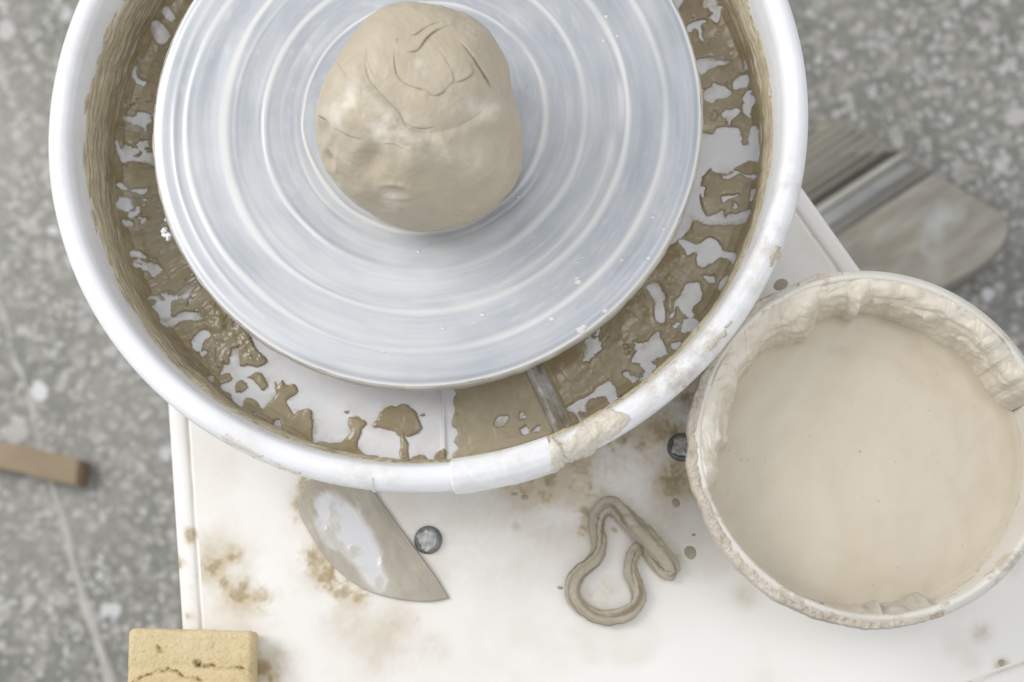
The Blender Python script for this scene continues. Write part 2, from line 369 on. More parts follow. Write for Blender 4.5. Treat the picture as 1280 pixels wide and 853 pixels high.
# ---- foot pedal on the floor
zp = -Z0+62
def at(pts, z): return PL(pts, z)
root = thing('foot_pedal', 'dusty grey foot pedal with ribbed rubber half, on the floor right of the wheel', 'pedal', (*P(1130, 300, -Z0), -Z0))
out = [(985, 168), (1009, 157), (1036, 150), (1067, 155), (1097, 171), (1125, 188), (1161, 210), (1204, 235), (1236, 256), (1256, 268), (1264, 285), (1259, 304), (1243, 324), (1216, 344), (1176, 366), (1110, 408), (1060, 425), (1000, 390), (930, 340), (905, 290), (920, 230), (950, 192)]
outw = spline(at(out, zp), 120, closed=True)
v, f = prism(outw, zp, -Z0+14, 3, 4)
mesh('pedal_body', v, f, M_pedal, root, origin=(*outw.mean(0), -Z0), smooth=False)
v, f = prism(spline(at([(x-(3 if x > 1060 else -3), y+(-2 if y > 280 else 3)) for x, y in out], -Z0+14), 120, closed=True), -Z0+14, -Z0, 2, 3)
mesh('pedal_base', v, f, M_rubber, root, origin=(*outw.mean(0), -Z0))
# stripes run up-right in the photograph: direction s
A = P(1027, 258, zp); B = P(1131, 191, zp); s = (B-A)/np.linalg.norm(B-A); nrm = np.array([s[1], -s[0]])
if (P(1200, 300, zp)-A)@nrm < 0: nrm = -nrm
def clipband(a, b, inset):                     # part of the outline between two stripe lines
    m = outw.mean(0); pol = [m+(p-m)*(1-inset/np.linalg.norm(p-m)) for p in outw]
    for lim, sg in ((a, 1), (b, -1)):
        o = []; 
        for i in range(len(pol)):
            p, q2 = pol[i], pol[(i+1) % len(pol)]; dp = ((p-A)@nrm-lim)*sg; dq = ((q2-A)@nrm-lim)*sg
            if dp >= 0: o.append(p)
            if dp*dq < 0: o.append(p+(q2-p)*dp/(dp-dq))
        pol = o
    return np.array(pol)
lo = ((outw-A)@nrm).min()
tread = clipband(lo, -2.4, 3); v, f = prism(tread, zp+2, zp-3, 1.0, 2); mesh('rubber_pad', v, f, M_rubber, root, origin=(*A, zp), smooth=False)
k = lo+8
while k < -8:
    b = clipband(k, k+3.2, 7)
    if len(b) > 2: v, f = prism(b, zp+3.0, zp+1, 1.0, 2); mesh('rib', v, f, M_rubber, root, origin=(*A, zp), smooth=False)
    k += 7.4
b = clipband(-2, 5, 3); v, f = prism(b, zp+3, zp-2, 1.5, 3); mesh('hinge_bar', v, f, simple('hinge_bar_metal', (.40, .38, .335), (.50, .48, .43), 20, .5, .2), root, origin=(*A, zp), smooth=False)
b = clipband(6.5, 19, 8); v, f = prism(b, zp+1.2, zp-3, 1, 2); mesh('slot_strip', v, f, M_blue, root, origin=(*A, zp), smooth=False)
bb = clipband(21, 29, 4); v, f = prism(bb, zp+2, zp-3, 1, 2); mesh('plate_edge', v, f, M_pedal, root, origin=(*A, zp), smooth=False)
b = clipband(30.5, 400, 3.5); b = b[np.r_[True, np.linalg.norm(np.diff(b, axis=0), axis=1) > .8]]; v, f = prism(b, zp+2.6, zp-2, .5, 2); mesh('foot_plate', v, f, M_plate, root, origin=(*A, zp), smooth=False)

# ================================================================== POTTERY WHEEL (table body, wheel head, screws)
wheel = thing('pottery_wheel', "white potter's wheel body with stained top panel and ringed aluminium wheel head", 'pottery wheel', (CW[0], CW[1], -Z0))
def line(a, b): a = np.array(a); b = np.array(b); return a, (b-a)/np.linalg.norm(b-a)
def isect(l1, l2):
    A_ = np.array([l1[1], -l2[1]]).T; s_ = np.linalg.solve(A_, l2[0]-l1[0]); return l1[0]+l1[1]*s_[0]
Lf = line(P(214, 590, ZT), P(225.6, 772, ZT)); Rt = line(P(1000, 229, ZT), P(1073, 332, ZT))
Bi = line(P(1220, 852, ZT), P(1280, 829.5, ZT)); nb = np.array([Bi[1][1], -Bi[1][0]]); Bt = (Bi[0]+nb*11, Bi[1])
Tp = line(P(150, -60, ZT), P(850, -60, ZT))
cor = [isect(Lf, Bt), isect(Bt, Rt), isect(Rt, Tp), isect(Tp, Lf)]
def offp(pts, o):
    m = len(pts); out = []
    L_ = []
    for i in range(m):
        a, b = pts[i], pts[(i+1) % m]; d_ = (b-a)/np.linalg.norm(b-a); L_.append((a+np.array([-d_[1], d_[0]])*o, d_))
    return [isect(L_[i-1], L_[i]) for i in range(m)]
rings = []
for o, z in ((1.5, -60), (0, -40), (0, -3), (.6, -1), (2, 0.1), (4, .5), (7.5, .6), (9.6, .4), (10.6, -.3), (11.0, -1.2), (11.8, -1.2), (12.4, -.3), (13.5, 0)):
    rp = roundpoly(offp(cor, min(o, 9)), max(16-o, 6), 10) if o < 9 else roundpoly(offp(cor, o), max(16-o, 3), 10)
    rings.append(np.c_[rp, np.full(len(rp), ZT+z)])
V = np.array(rings); nr, nc = V.shape[:2]; fr = quads(nr, nc, wv=True)
V2 = V.reshape(-1, 3); q2 = proj(V2)
bord = np.zeros(len(V2))
def blobs(q, L_):
    r_ = np.zeros(len(q))
    for x, y, rx, a in L_: r_ = np.maximum(r_, a*np.exp(-((q[:, 0]-x)**2+(q[:, 1]-y)**2)/(rx*rx)))
    return r_
def sub(V_, f_, step=4): return V_, f_
# finer border so stains can sit on it
ii = np.linspace(0, nc, 900, endpoint=False)
def resamp(Pr):
    d_ = np.r_[0, np.cumsum(np.linalg.norm(np.diff(np.r_[Pr, Pr[:1]], axis=0), axis=1))]; u = np.linspace(0, d_[-1], 1400, endpoint=False)
    c_ = np.r_[Pr, Pr[:1]]; return np.stack([np.interp(u, d_, c_[:, k]) for k in range(3)], 1)
rr_ = [resamp(r_) for r_ in rings]; V = np.array(rr_); V2 = V.reshape(-1, 3); q2 = proj(V2); fr = quads(len(rings), 1400, wv=True)
bl = blobs(q2, [(232, 668, 18, 1.1), (222, 700, 14, .9), (236, 645, 12, .8), (240, 745, 13, 1.1), (238, 768, 12, .9), (246, 720, 8, .8)])
nz = fbm(V2, 9, 5, 21); stn = sst(.25, .9, bl*(.75+.7*nz))*.7; stn = np.maximum(stn, .30*np.isin(np.arange(len(V2))//1400, [9, 10])*(.6+.6*nz)*(1+.9*(q2[:, 0] > 1150)))  # groove rings also toned darker, most at the right end
mesh('panel_border', V2, fr, M_table, wheel, origin=(CW[0], CW[1], ZT), attr={'stain': stn, 'haze': np.zeros(len(V2))})
inner = offp(cor, 13.3)
nu, nv_ = 760, 640
U, W_ = np.meshgrid(np.linspace(0, 1, nu), np.linspace(0, 1, nv_), indexing='ij'); U = U.ravel()[:, None]; W_ = W_.ravel()[:, None]
c0, c1, c2, c3 = inner  # left-bottom, right-bottom, right-top, left-top
XY = (c0*(1-U)+c1*U)*(1-W_)+(c3*(1-U)+c2*U)*W_
VT = np.c_[XY, np.full(len(XY), ZT+0.0)]; qt = proj(VT)
n1 = fbm(XY, 16, 5, 31); n2 = fbm(XY, 5, 4, 41); n3 = fbm(XY, 45, 4, 51)
BL = [(770, 555, 40, 1.0), (720, 590, 34, .85), (690, 600, 26, .8), (265, 705, 22, .8), (292, 696, 18, .75), (300, 738, 26, .85), (330, 748, 26, .7), (282, 730, 16, .8), (328, 835, 20, 1.0), (340, 848, 14, .9), (348, 770, 18, .45),
      (384, 605, 15, 1.0), (376, 630, 13, .95), (372, 650, 9, .7), (390, 700, 22, .95), (412, 722, 24, 1.0), (430, 735, 22, .95), (450, 742, 18, .8), (372, 698, 12, .8), (405, 690, 12, .7),
      (655, 605, 22, .8), (640, 612, 14, .7), (680, 620, 20, .75), (700, 590, 26, .75), (745, 610, 26, .85), (728, 640, 14, 1.0), (729, 665, 11, 1.0), (768, 608, 14, .9), (760, 570, 30, .8),
      (800, 560, 34, .95), (840, 540, 34, 1.05), (862, 500, 32, 1.05), (822, 575, 26, .9), (842, 597, 28, 1.25), (850, 575, 22, 1.1), (812, 530, 26, .9), (870, 600, 22, 1.0), (780, 590, 16, .7),
      (745, 745, 14, .75), (757, 735, 9, .6), (712, 712, 8, .8), (830, 720, 10, .5), (524, 772, 7, .5), (768, 662, 6, .8), (845, 700, 14, .5)]
bl = blobs(qt, BL); n4 = fbm(XY, 2.2, 3, 45); stn = sst(.24, 1.25, bl*(.85+.55*n1+.35*n2+.25*n4))
edge = np.exp(-((bl*(.85+.75*n1)-.5)/.06)**2)*.25*(bl > .2)
stn = np.clip(stn*.85+edge*.35, 0, 1)
hz_ = np.maximum(blobs(qt, [(560, 660, 120, .20), (660, 700, 90, .15), (700, 610, 90, .4), (480, 800, 60, .28), (440, 780, 40, .25), (1225, 790, 13, .6), (645, 658, 8, .5), (640, 800, 90, .10), (300, 740, 60, .35), (275, 700, 30, .4), (820, 600, 90, .35), (780, 560, 50, .6), (850, 520, 60, .6), (540, 810, 26, .35), (500, 780, 40, .3), (425, 765, 30, .3), (930, 745, 16, .35), (1253, 832, 8, 1), (355, 820, 20, .5), (270, 700, 40, .45), (310, 745, 45, .5), (400, 700, 45, .5), (440, 740, 36, .4), (345, 840, 26, .6), (700, 600, 60, .55), (750, 570, 60, .65), (810, 540, 60, .75), (840, 590, 40, .7), (660, 612, 40, .5), (735, 650, 22, .6), (760, 740, 24, .4), (383, 625, 22, .6)]),
                 .10*sst(-.1, .5, n3))
hz_ = np.clip(1.6*hz_*(.85+.5*n3+.6*n1+.15*n4), 0, .85)
mesh('top_panel', VT, quads(nu, nv_), M_table, wheel, origin=(CW[0], CW[1], ZT), attr={'stain': stn, 'haze': hz_})
# body box and three legs under the panel
body = offp(cor, 26); v, f = prism(roundpoly(body, 10, 6), ZT-2, ZT-140, 1, 2); mesh('body', v, f, simple('body_enamel', (.72, .71, .68), (.8, .79, .76), 12, .5, .1), wheel, origin=(CW[0], CW[1], ZT-140))
for c_ in offp(cor, 60):
    v, f = lathe([(0, ZT-140), (16, ZT-140), (14, -Z0+12), (20, -Z0+10), (20, -Z0), (0, -Z0)], c_, 24); mesh('leg', v, f, M_hub, wheel, origin=(*c_, -Z0))
# screws
for k, (px, py) in enumerate([(535, 675), (852, 559)]):
    c_ = P(px, py, ZT+1.5)
    v, f = lathe([(0, ZT+1.0), (4.0, ZT+1.0), (4.6, ZT+1.5), (5.2, ZT+2.9), (5.9, ZT+3.3), (7.0, ZT+2.9), (7.7, ZT+1.6), (8.0, ZT+.3), (8.1, ZT-4)], c_, 64)
    v[:, 2] += fbm(v, 2, 2, 5)*.15
    s1 = mesh('screw', v, f, M_screw, wheel, origin=(*c_, ZT))
    v, f = lathe([(0.01, ZT+4.2), (1.6, ZT+4.1), (3.2, ZT+3.8), (4.8, ZT+3.3), (6.0, ZT+2.4)], c_, 40); v[:, 2] += fbm(v, 2.2, 3, 7)*.9; v[:, :2] += (fbm(v, 3, 3, 8)*.6)[:, None]
    mesh('recess_clay', v, f, M_screwclay, s1, origin=(*c_, ZT))
# dried drops on the panel
for (px, py, r1, r2, a) in [(845, 629, 2.1, 2.6, .2), (863, 691, 3.1, 4.0, .1), (976, 356, 4.2, 3.4, .6), (867, 669, 1.2, .7, .1), (700, 735, 1.6, .9, 0), (643, 618, 1.9, .9, .1), (656, 622, 2.0, 1.6, .2), (1252, 829, 1.6, 2.0, 0)]:
    c_ = P(px, py, ZT); v, f = lathe([(0.001, 1), (.3, .98), (.6, .9), (.8, .72), (.92, .45), (1, -.1)], (0, 0), 64)
    th_ = np.arctan2(v[:, 1], v[:, 0]); rr = np.hypot(v[:, 0], v[:, 1])*(1+.07*np.sin(2*th_+px)+.03*np.sin(3*th_+py)); x = rr*np.cos(th_)*r1; y = rr*np.sin(th_)*r2
    v = np.c_[c_[0]+x*math.cos(a)-y*math.sin(a), c_[1]+x*math.sin(a)+y*math.cos(a), ZT+v[:, 2]*.6]
    mesh('clay_drop', v, f, M_spot, wheel, origin=(*c_, ZT))
# wheel head
rs = np.r_[np.linspace(.5, 40, 20), np.linspace(41, 149.2, 330)]; NTH = 1400
th_ = np.linspace(0, 2*PI, NTH, endpoint=False); T, R_ = np.meshgrid(th_, rs, indexing='ij'); T = T.ravel(); R_ = R_.ravel()
XYw = np.c_[R_*np.cos(T), R_*np.sin(T)]; q = proj(np.c_[XYw+CW, np.zeros(len(T))])
cl = np.zeros(len(T))+.04; zz = np.zeros(len(T)); per = np.c_[np.cos(T)*30, np.sin(T)*30, R_*.0]
for r0, w0, h0, a0 in ((65.8, 1.3, .55, .95), (72, 1.6, -.15, .12), (87.5, 1.7, .45, .85), (91, 1.5, .1, .15), (110.5, 2.0, .5, .9), (130.5, 1.6, .45, .8), (138, 1.6, .3, .3), (79, 2.5, -.12, .1), (98, 4, -.2, .06), (120, 4, -.25, .05), (103.5, 1.0, .1, .15)):
    rw = r0+fbm(per+r0, 22, 3, int(r0))*.8; ww = w0*(1+.45*fbm(per-r0, 18, 3, int(r0)+1))
    g_ = np.exp(-((R_-rw)/ww)**2); zz += .62*h0*g_*(.8+.5*fbm(per+5*r0, 20, 2, 15)); cl = np.maximum(cl, a0*(.72+.5*fbm(per+3*r0, 22, 3, 9))*g_)
# broad smear lower right (between 95 and 110 mm, in the direction of the lower right)
ang = np.degrees(np.arctan2(XYw[:, 1], XYw[:, 0]))
sm = np.exp(-((R_-104.5+(ang+40)*.03)/3.6)**2)*sst(-112, -70, ang)*(1-sst(-14, -2, ang)); sm *= .75+.5*fbm(np.c_[R_*2.2, ang*.4, ang*0], 9, 4, 61)
sm2 = np.exp(-((R_-107)/2.5)**2)*sst(-12, 0, ang)*(1-sst(4, 14, ang))*.6
cl = np.maximum(cl, np.clip(sm*.85, 0, 1)); cl = np.maximum(cl, sm2)
cl = np.maximum(cl, .8*np.exp(-((R_-148.5)/.9)**2))
cl = np.maximum(cl, .20*sst(-.1, .9, fbm(np.c_[R_*3, XYw[:, 0]/R_*26, XYw[:, 1]/R_*26], 24, 4, 71)))
lx = XYw[:, 0]/R_; ly = XYw[:, 1]/R_
arcs = fbm(np.c_[XYw[:, 0]*.9+R_*1.7, XYw[:, 1]*.9-R_*1.2, R_*0], 5, 3, 73)
cl = np.maximum(cl, .20*sst(.35, 1.0, arcs)*sst(-.2, .5, fbm(np.c_[XYw, R_*0], 34, 3, 74)))
film_or_sheen = sst(.25, 1.0, lx*-.62+ly*-.78)*.30+sst(.6, 1.0, lx*.3+ly*.95)*.06  # reflected sheen painted into the clay mask, strongest at lower left
film_or_sheen *= .75+.5*fbm(np.c_[R_*1.6, lx*22, ly*22], 16, 4, 75)
cl = np.maximum(cl, np.clip(film_or_sheen, 0, 1)); cl = np.clip(cl+.10*fbm(np.c_[XYw, R_*0], 30, 4, 77)*(cl > .02), 0, 1)
# metal round the lump stays bare; outer lip slopes
zz += -1.2*sst(143, 149.2, R_)**2
for (px, py, r_) in [(721, 348, 1.1), (723, 353, 1.9), (690, 399, 1.6), (604, 394, 1.0), (555, 411, .8), (816, 272, 1.0), (830, 287, 1.0), (777, 325, .9), (811, 323, 1.3), (726, 413, 2.6), (757, 389, 1.7), (524, 315, .9), (758, 21, 1.0), (772, 45, .8), (755, 51, .8), (728, 322, .6), (722, 328, .6), (594, 404, .5), (647, 246, .5), (480, 440, .6), (730, 409, 1.8)]:
    c_ = P(px, py, 0)-CW; d_ = np.hypot(XYw[:, 0]-c_[0], (XYw[:, 1]-c_[1])*1.15); m_ = 1-sst(r_*.55, r_*1.05, d_); cl = np.maximum(cl, m_); zz += .5*m_
zz += fbm(np.c_[R_, R_*0, R_*0], 9, 2, 81)*.10
Vw = np.c_[XYw+CW, zz]; fw = quads(NTH, len(rs), wu=True)
head = mesh('wheel_head', Vw, fw, M_alu, wheel, origin=(CW[0], CW[1], 0), attr={'clay': np.clip(cl, 0, 1)})
# rim side and underside of the wheel head, with smeared clay
prof = [(149.1, -1.25), (149.8, -1.7), (150.4, -2.6), (150.6, -4), (150.5, -8), (150, -11), (148.5, -13), (145, -13.6), (100, -14), (40, -14), (38, -38)]
v, f = lathe(prof, CW, 720); thv = np.arctan2(v[:, 1]-CW[1], v[:, 0]-CW[0])
ca = sst(-.25, .35, fbm(np.c_[np.cos(thv)*150, np.sin(thv)*150, v[:, 2]*4], 26, 5, 91)+.3*(np.cos(thv+2.2)))
v[:, :2] += ((v[:, :2]-CW)/150)*(fbm(v, 7, 3, 93)*.35)[:, None]*(np.hypot(*(v[:, :2]-CW).T) > 148)[:, None]
mesh('wheel_head_edge', v, f, M_edge, head, origin=(CW[0], CW[1], 0), attr={'clay': np.clip(ca*.85+.1, 0, 1)})

# ================================================================== SPLASH PAN
ZP = -45.0
pan = thing('splash_pan', 'round white plastic splash pan around the wheel head, wet brown slurry inside', 'splash pan', (CW[0], CW[1], ZP-2))
def angpx(px, py, z): p = P(px, py, z)-CW; return math.atan2(p[1], p[0])
aL = angpx(553, 530, ZP); aR = angpx(690, 500, ZP)     # radial edges of the overlap strip
rimprof = np.array([(196.5, -44), (197.5, -10), (200, -6), (203.2, -4), (204.6, 0), (205, 5), (204.3, 9.2), (202, 12.2), (199, 13.8), (195.5, 13.6), (193, 12), (191.4, 9), (190.6, 5)])
inprof = np.array([(190.6, 5), (189.6, 0), (188.8, -6), (188, -14), (187.2, -24), (186.4, -33), (185, -39), (182, -43), (177, -44.8), (170, -45), (100, -45), (58, -45), (55, -44), (54, -38), (52, -30)])
def arc_resample(pr, step):
    d_ = np.r_[0, np.cumsum(np.hypot(*np.diff(pr, axis=0).T))]; n_ = max(int(d_[-1]/step), 2); u = np.linspace(0, d_[-1], n_)
    return np.stack([np.interp(u, d_, pr[:, 0]), np.interp(u, d_, pr[:, 1])], 1)
def stripz(T_, R_):          # raised overlap strip in the pan floor, with a rib on either side
    # arc distances in mm from the two edges
    dl = ((T_-aL+PI) % (2*PI)-PI)*R_; dr = ((aR-T_+PI) % (2*PI)-PI)*R_
    ins = sst(-.8, .8, dl)*sst(-.8, .8, dr)
    z = 2.0*ins + 1.6*np.exp(-((dl-1)/1.1)**2) + 4.2*np.exp(-((dr-4)/2.6)**2) + 2.6*np.exp(-((dr+3.2)/1.3)**2)
    return z*sst(191, 181, R_) if False else z*(1-sst(176, 184, R_))
def pansurf(step, nth, z0_lim=None, prof=inprof):
    pr = arc_resample(prof, step); tn = np.gradient(pr, axis=0); tn /= np.linalg.norm(tn, axis=1)[:, None]
    nrm_ = np.stack([tn[:, 1], -tn[:, 0]], 1); nrm_ = np.where((nrm_[:, 1:2] < 0) & (np.abs(nrm_[:, 1:2]) > .2), -nrm_, nrm_)
    th_ = np.linspace(0, 2*PI, nth, endpoint=False)
    T_, I = np.meshgrid(th_, np.arange(len(pr)), indexing='ij'); T_ = T_.ravel(); I = I.ravel()
    return T_, pr[I], nrm_[I], len(pr)
def place(T_, rz, nr_, off):
    r_ = rz[:, 0]+nr_[:, 0]*off; z_ = rz[:, 1]+nr_[:, 1]*off
    return np.c_[CW[0]+r_*np.cos(T_), CW[1]+r_*np.sin(T_), z_]
# outer shell and rolled rim
pr = arc_resample(rimprof, 1.2); v, f = lathe(pr, CW, 1100)
thv = np.arctan2(v[:, 1]-CW[1], v[:, 0]-CW[0]); v[:, 2] += fbm(v, 60, 3, 5)*.35; qv = proj(v)
dirt = np.clip(blobs(qv, [(80, 60, 60, .25), (300, 560, 40, .3), (840, 470, 60, .9), (880, 430, 40, .8), (960, 300, 30, .7), (985, 230, 40, .4), (700, 560, 60, .8), (460, 605, 50, .4), (60, 200, 60, .15), (930, 350, 40, .5)]), 0, 1)
mesh('rim', v, f, M_pan, pan, origin=(CW[0], CW[1], ZP), attr={'dirt': dirt})
T_, rz, nr_, ns = pansurf(1.6, 1800)
# stripe only on the floor; use an extra z
v = place(T_, rz, nr_, 0); flo = (rz[:, 0] < 186) & (rz[:, 1] < -30); v[:, 2] += np.where(flo, stripz(T_, rz[:, 0]), 0)
Vbasin = v; basin = mesh('basin', v, quads(1800, ns, wu=True), M_pan, pan, origin=(CW[0], CW[1], ZP), attr={'dirt': np.full(len(v), .32)})
v, f = lathe([(196.5, -43.9), (190, -50), (160, ZT+6), (158, ZT+.3), (150, ZT+.3), (148, -52), (60, -50), (58, -46)], CW, 200)
mesh('base', v, f, M_pan, pan, origin=(CW[0], CW[1], ZT), attr={'dirt': np.zeros(len(v))})

def S(l, ox, oy, k): return [(ox+x/k, oy+y/k) for x, y in l]
bare = []
k5 = 5.33
for l in [[(245,110),(290,60),(330,40),(325,90),(300,145),(270,130)], [(100,200),(150,160),(210,130),(235,150),(190,180),(215,270),(185,260),(160,200),(120,220)],
          [(160,410),(230,380),(290,400),(380,410),(350,430),(290,440),(240,480),(190,500)], [(205,610),(250,590),(270,550),(330,565),(370,590),(400,610),(380,640),(300,670),(260,695),(210,660)],
          [(400,550),(440,510),(500,505),(500,580),(450,580),(420,600)], [(325,750),(430,715),(440,750),(350,790)], [(470,720),(490,660),(540,640),(550,700),(520,780),(490,770)], [(0,0),(70,0),(60,50),(20,60)]]: bare.append(S(l, 840, 0, k5))
for l in [[(150,80),(195,80),(260,100),(330,55),(440,60),(460,150),(500,165),(520,50),(560,50),(580,150),(585,270),(520,275),(430,310),(370,350),(320,365),(270,350),(255,320),(200,390),(190,560),(240,640),(330,600),(345,640),(360,640),(370,630),(450,620),(540,600),(520,650),(480,690),(330,710),(250,690),(140,670),(110,750),(60,790),(0,840),(-60,840),(0,500),(100,300)],
          [(330,510),(380,495),(440,500),(430,520),(380,530),(350,550)], [(535,470),(560,460),(552,530),(530,530)], [(330,385),(380,365),(430,352),(480,365),(560,370),(540,385),(440,365),(370,395)]]: bare.append(S(l, 840, 150, k5))
for l in [[(470,20),(510,0),(560,30),(600,40),(650,0),(720,10),(770,70),(850,100),(840,170),(750,100),(690,160),(600,165),(590,90),(530,105),(510,60)], [(620,235),(690,240),(715,270),(670,280)],
          [(740,280),(780,240),(810,260),(770,350),(740,350)], [(440,400),(480,360),(530,290),(600,290),(610,400),(570,450),(580,500),(555,525),(500,490),(470,450),(440,440),(430,510),(405,515),(430,450)],
          [(270,310),(330,290),(385,370),(365,430),(380,540),(340,550),(310,510),(320,420),(290,370)], [(160,800),(230,710),(280,650),(330,610),(340,660),(400,740),(370,770),(290,790),(220,815)], [(420,680),(500,690),(460,740),(430,720)]]: bare.append(S(l, 760, 300, k5))
for l in [[(260,590),(340,530),(480,440),(530,405),(580,470),(570,540),(540,560),(520,500),(460,510),(390,530),(380,600),(340,610),(370,680),(350,690),(320,630)], [(630,350),(660,335),(700,390),(740,400),(700,430),(670,400)], [(760,300),(840,310),(820,350)]]: bare.append(S(l, 660, 400, k5))
for l in [[(540,70),(590,50),(640,120),(610,160),(570,120)], [(470,180),(500,140),(590,210),(580,290),(520,290),(480,240)], [(330,470),(360,460),(390,530),(440,550),(410,580),(350,540)], [(280,310),(310,330),(340,390),(300,380)], [(390,740),(470,770),(470,810),(400,800)]]: bare.append(S(l, 100, 0, k5))
for l in [[(215,60),(235,120),(290,220),(360,230),(380,250),(470,215),(485,300),(400,280),(300,275),(250,230),(210,120)], [(245,415),(300,430),(320,460),(270,460)], [(360,475),(410,460),(450,465),(400,490)], [(245,540),(340,570),(330,610),(250,590)], [(270,660),(360,680),(350,720),(300,700)]]: bare.append(S(l, 100, 150, k5))
for l in [[(400,540),(480,530),(610,475),(670,500),(640,530),(540,560),(510,590),(440,570)], [(640,680),(680,620),(730,610),(750,650),(700,690),(680,740),(650,730)], [(240,170),(300,180),(300,200),(250,190)], [(240,70),(340,110),(330,130),(240,110)], [(440,365),(500,370),(480,395)],
          [(320,400),(375,372),(428,410),(410,455),(375,462),(335,440)]]: bare.append(S(l, 120, 300, k5))
bare.append(S([(160,250),(230,240),(220,280),(190,285)], 220, 420, 4.74))
bare.append([(305,400),(315,420),(317,435),(327.6,443),(332,452),(325,460),(300,456),(290,456),(296,468.5),(281,479),(276,486),(288,494),(290,505),(300,520),(340,545),(400,572),(460,590),(540,600),(566,612),(563,575),(571,560),(566,552),(572,540),(566,530),(570,518),(566,500),(568,480),(560,380),(400,340)])
isl = [S(l, 220, 420, 4.74) for l in [[(425,240),(500,215),(530,250),(545,300),(510,320),(470,270)], [(350,290),(400,270),(435,300),(400,330),(360,335)],
       [(405,375),(480,390),(520,440),(580,370),(600,330),(580,270),(610,300),(630,265),(650,290),(700,290),(715,340),(660,400),(700,470),(720,450),(790,440),(805,500),(810,590),(770,650),(600,640),(400,520)]]]
isl += [S(l, 380, 460, 4.74) for l in [[(70,470),(100,430),(210,435),(260,390),(265,300),(320,280),(370,320),(345,360),(325,480),(380,520),(440,530),(440,600),(200,600)],
       [(400,335),(480,250),(580,210),(650,250),(700,360),(620,410),(590,400),(620,480),(625,620),(565,620),(560,400),(480,360)], [(775,520),(810,480),(830,490),(850,600),(775,600)], [(630,550),(680,510),(740,540),(700,590),(640,590)],
       [(690,270),(720,268),(718,282),(692,284)], [(240,250),(275,245),(270,270),(245,268)]]]
isl.append(S([(345,410),(375,395),(400,412),(390,435),(365,438)], 120, 300, k5))
hol2 = [S([(580,510),(610,500),(625,550),(600,565),(580,545)], 220, 420, 4.74), S([(445,475),(470,465),(485,480),(465,492)], 220, 420, 4.74)]
hol2 += [[(620,530),(628,522),(636,523),(630,532),(623,536)], [(652,536),(658,532),(661,540),(655,543)], [(664,538),(672,534),(671,541)], [(650,518),(655,516),(656,522),(651,524)]]
NTH2 = 3600
T_, rz, nr_, ns = pansurf(.42, NTH2, prof=inprof[1:11])
Vb = place(T_, rz, nr_, 0); flo = rz[:, 1] < -30; Vb[:, 2] += np.where(flo, stripz(T_, rz[:, 0]), 0)
Rr0 = rz[:, 0]; q = proj(Vb); wob = np.c_[fbm(Vb, 6, 4, 101), fbm(Vb, 6, 4, 111)]*2.6; qq = q+wob
sb_ = np.full(len(q), -25.0)
rnd = lambda b_: spline(b_, 3*len(b_), closed=True)
for b_ in bare: sb_ = np.maximum(sb_, sdf(qq, rnd(b_)))
for b_ in isl: sb_ = np.minimum(sb_, -sdf(qq, rnd(b_)))
for b_ in hol2: sb_ = np.maximum(sb_, sdf(qq, rnd(b_)))
side = ((q[:, 0] > 600) | (q[:, 0] < 300)) & (rz[:, 1] < -40)
spk = (fbm(np.c_[Rr0*np.cos(T_)*.6+0, Rr0*np.sin(T_)*.6, T_*0]+fbm(Vb, 3, 2, 125)[:, None]*1.0, 6, 4, 127)-.80)*14
side &= (q[:, 0] > 725) | (q[:, 0] < 300)
sb_ = np.where(side, np.maximum(sb_, spk), sb_)
offframe = (q[:, 1] < -15)
nb_ = fbm(Vb, 26, 4, 121)
sb_ = np.where(offframe, np.maximum(sb_, (nb_-.22)*30), sb_)
# wall: clay climbs to an uneven line; circumferential drag marks
S_ = Vb[:, 2]; Rr = rz[:, 0]
zlim = -7+3.0*fbm(np.c_[np.cos(T_)*190, np.sin(T_)*190, T_*0], 14, 5, 131)+4*np.cos(T_-2.6)
wall = sst(-41, -34, rz[:, 1])
cw = (zlim-rz[:, 1])*.8                          # positive below the limit
cover = -sb_*(1-wall*.85)+wall*4
cover = np.where(rz[:, 1] > -30, np.minimum(12, cw*1.6), cover)
streak = fbm(np.c_[np.cos(T_)*45, np.sin(T_)*45, rz[:, 1]*9], 7, 4, 141)
drip = fbm(np.c_[np.cos(T_)*190, np.sin(T_)*190, rz[:, 1]*.15], 9, 4, 151)
h = np.clip(cover/(4.5+2.5*fbm(Vb, 12, 2, 129)), -1, 1.0); h = np.where(h > 0, np.sqrt(np.clip(h, 0, 1))*1.15, h*1.2)
h = h+np.where(h > .1, (1-wall)*(.30*fbm(Vb, 9, 3, 161)+(q[:, 0] < 270)*.8*fbm(np.c_[np.cos(T_)*185, np.sin(T_)*185, Rr*.25], 7, 4, 163)+.3*sst(-.1, .5, fbm(np.c_[np.cos(T_)*170, np.sin(T_)*170, Rr*.25], 10, 4, 171))) + wall*(1.1*streak+.5*drip), 0)
lump = blobs(q, [(275, 405, 26, 1), (255, 440, 20, .8), (300, 430, 22, .9), (165, 90, 22, .6), (180, 70, 18, .5), (320, 440, 8, .8)])
h = h+np.where(h > .1, lump*(.6+1.2*fbm(Vb, 6, 3, 181)), 0)
h[(rz[:, 1] > zlim+2.5)] = -1.5
dr2 = ((aR-T_+PI) % (2*PI)-PI)*Rr; rib = np.exp(-((dr2-2)/6)**2)*(rz[:, 1] < -38)
h = np.where(rib > .5, np.minimum(h, .28+.3*fbm(Vb, 10, 3, 191)), h)
drya = np.clip(wall*sst(-30, -16, rz[:, 1])*1.0+wall*.25+.25*sst(.0, .5, fbm(Vb, 16, 4, 201))+rib*.5, 0, 1)
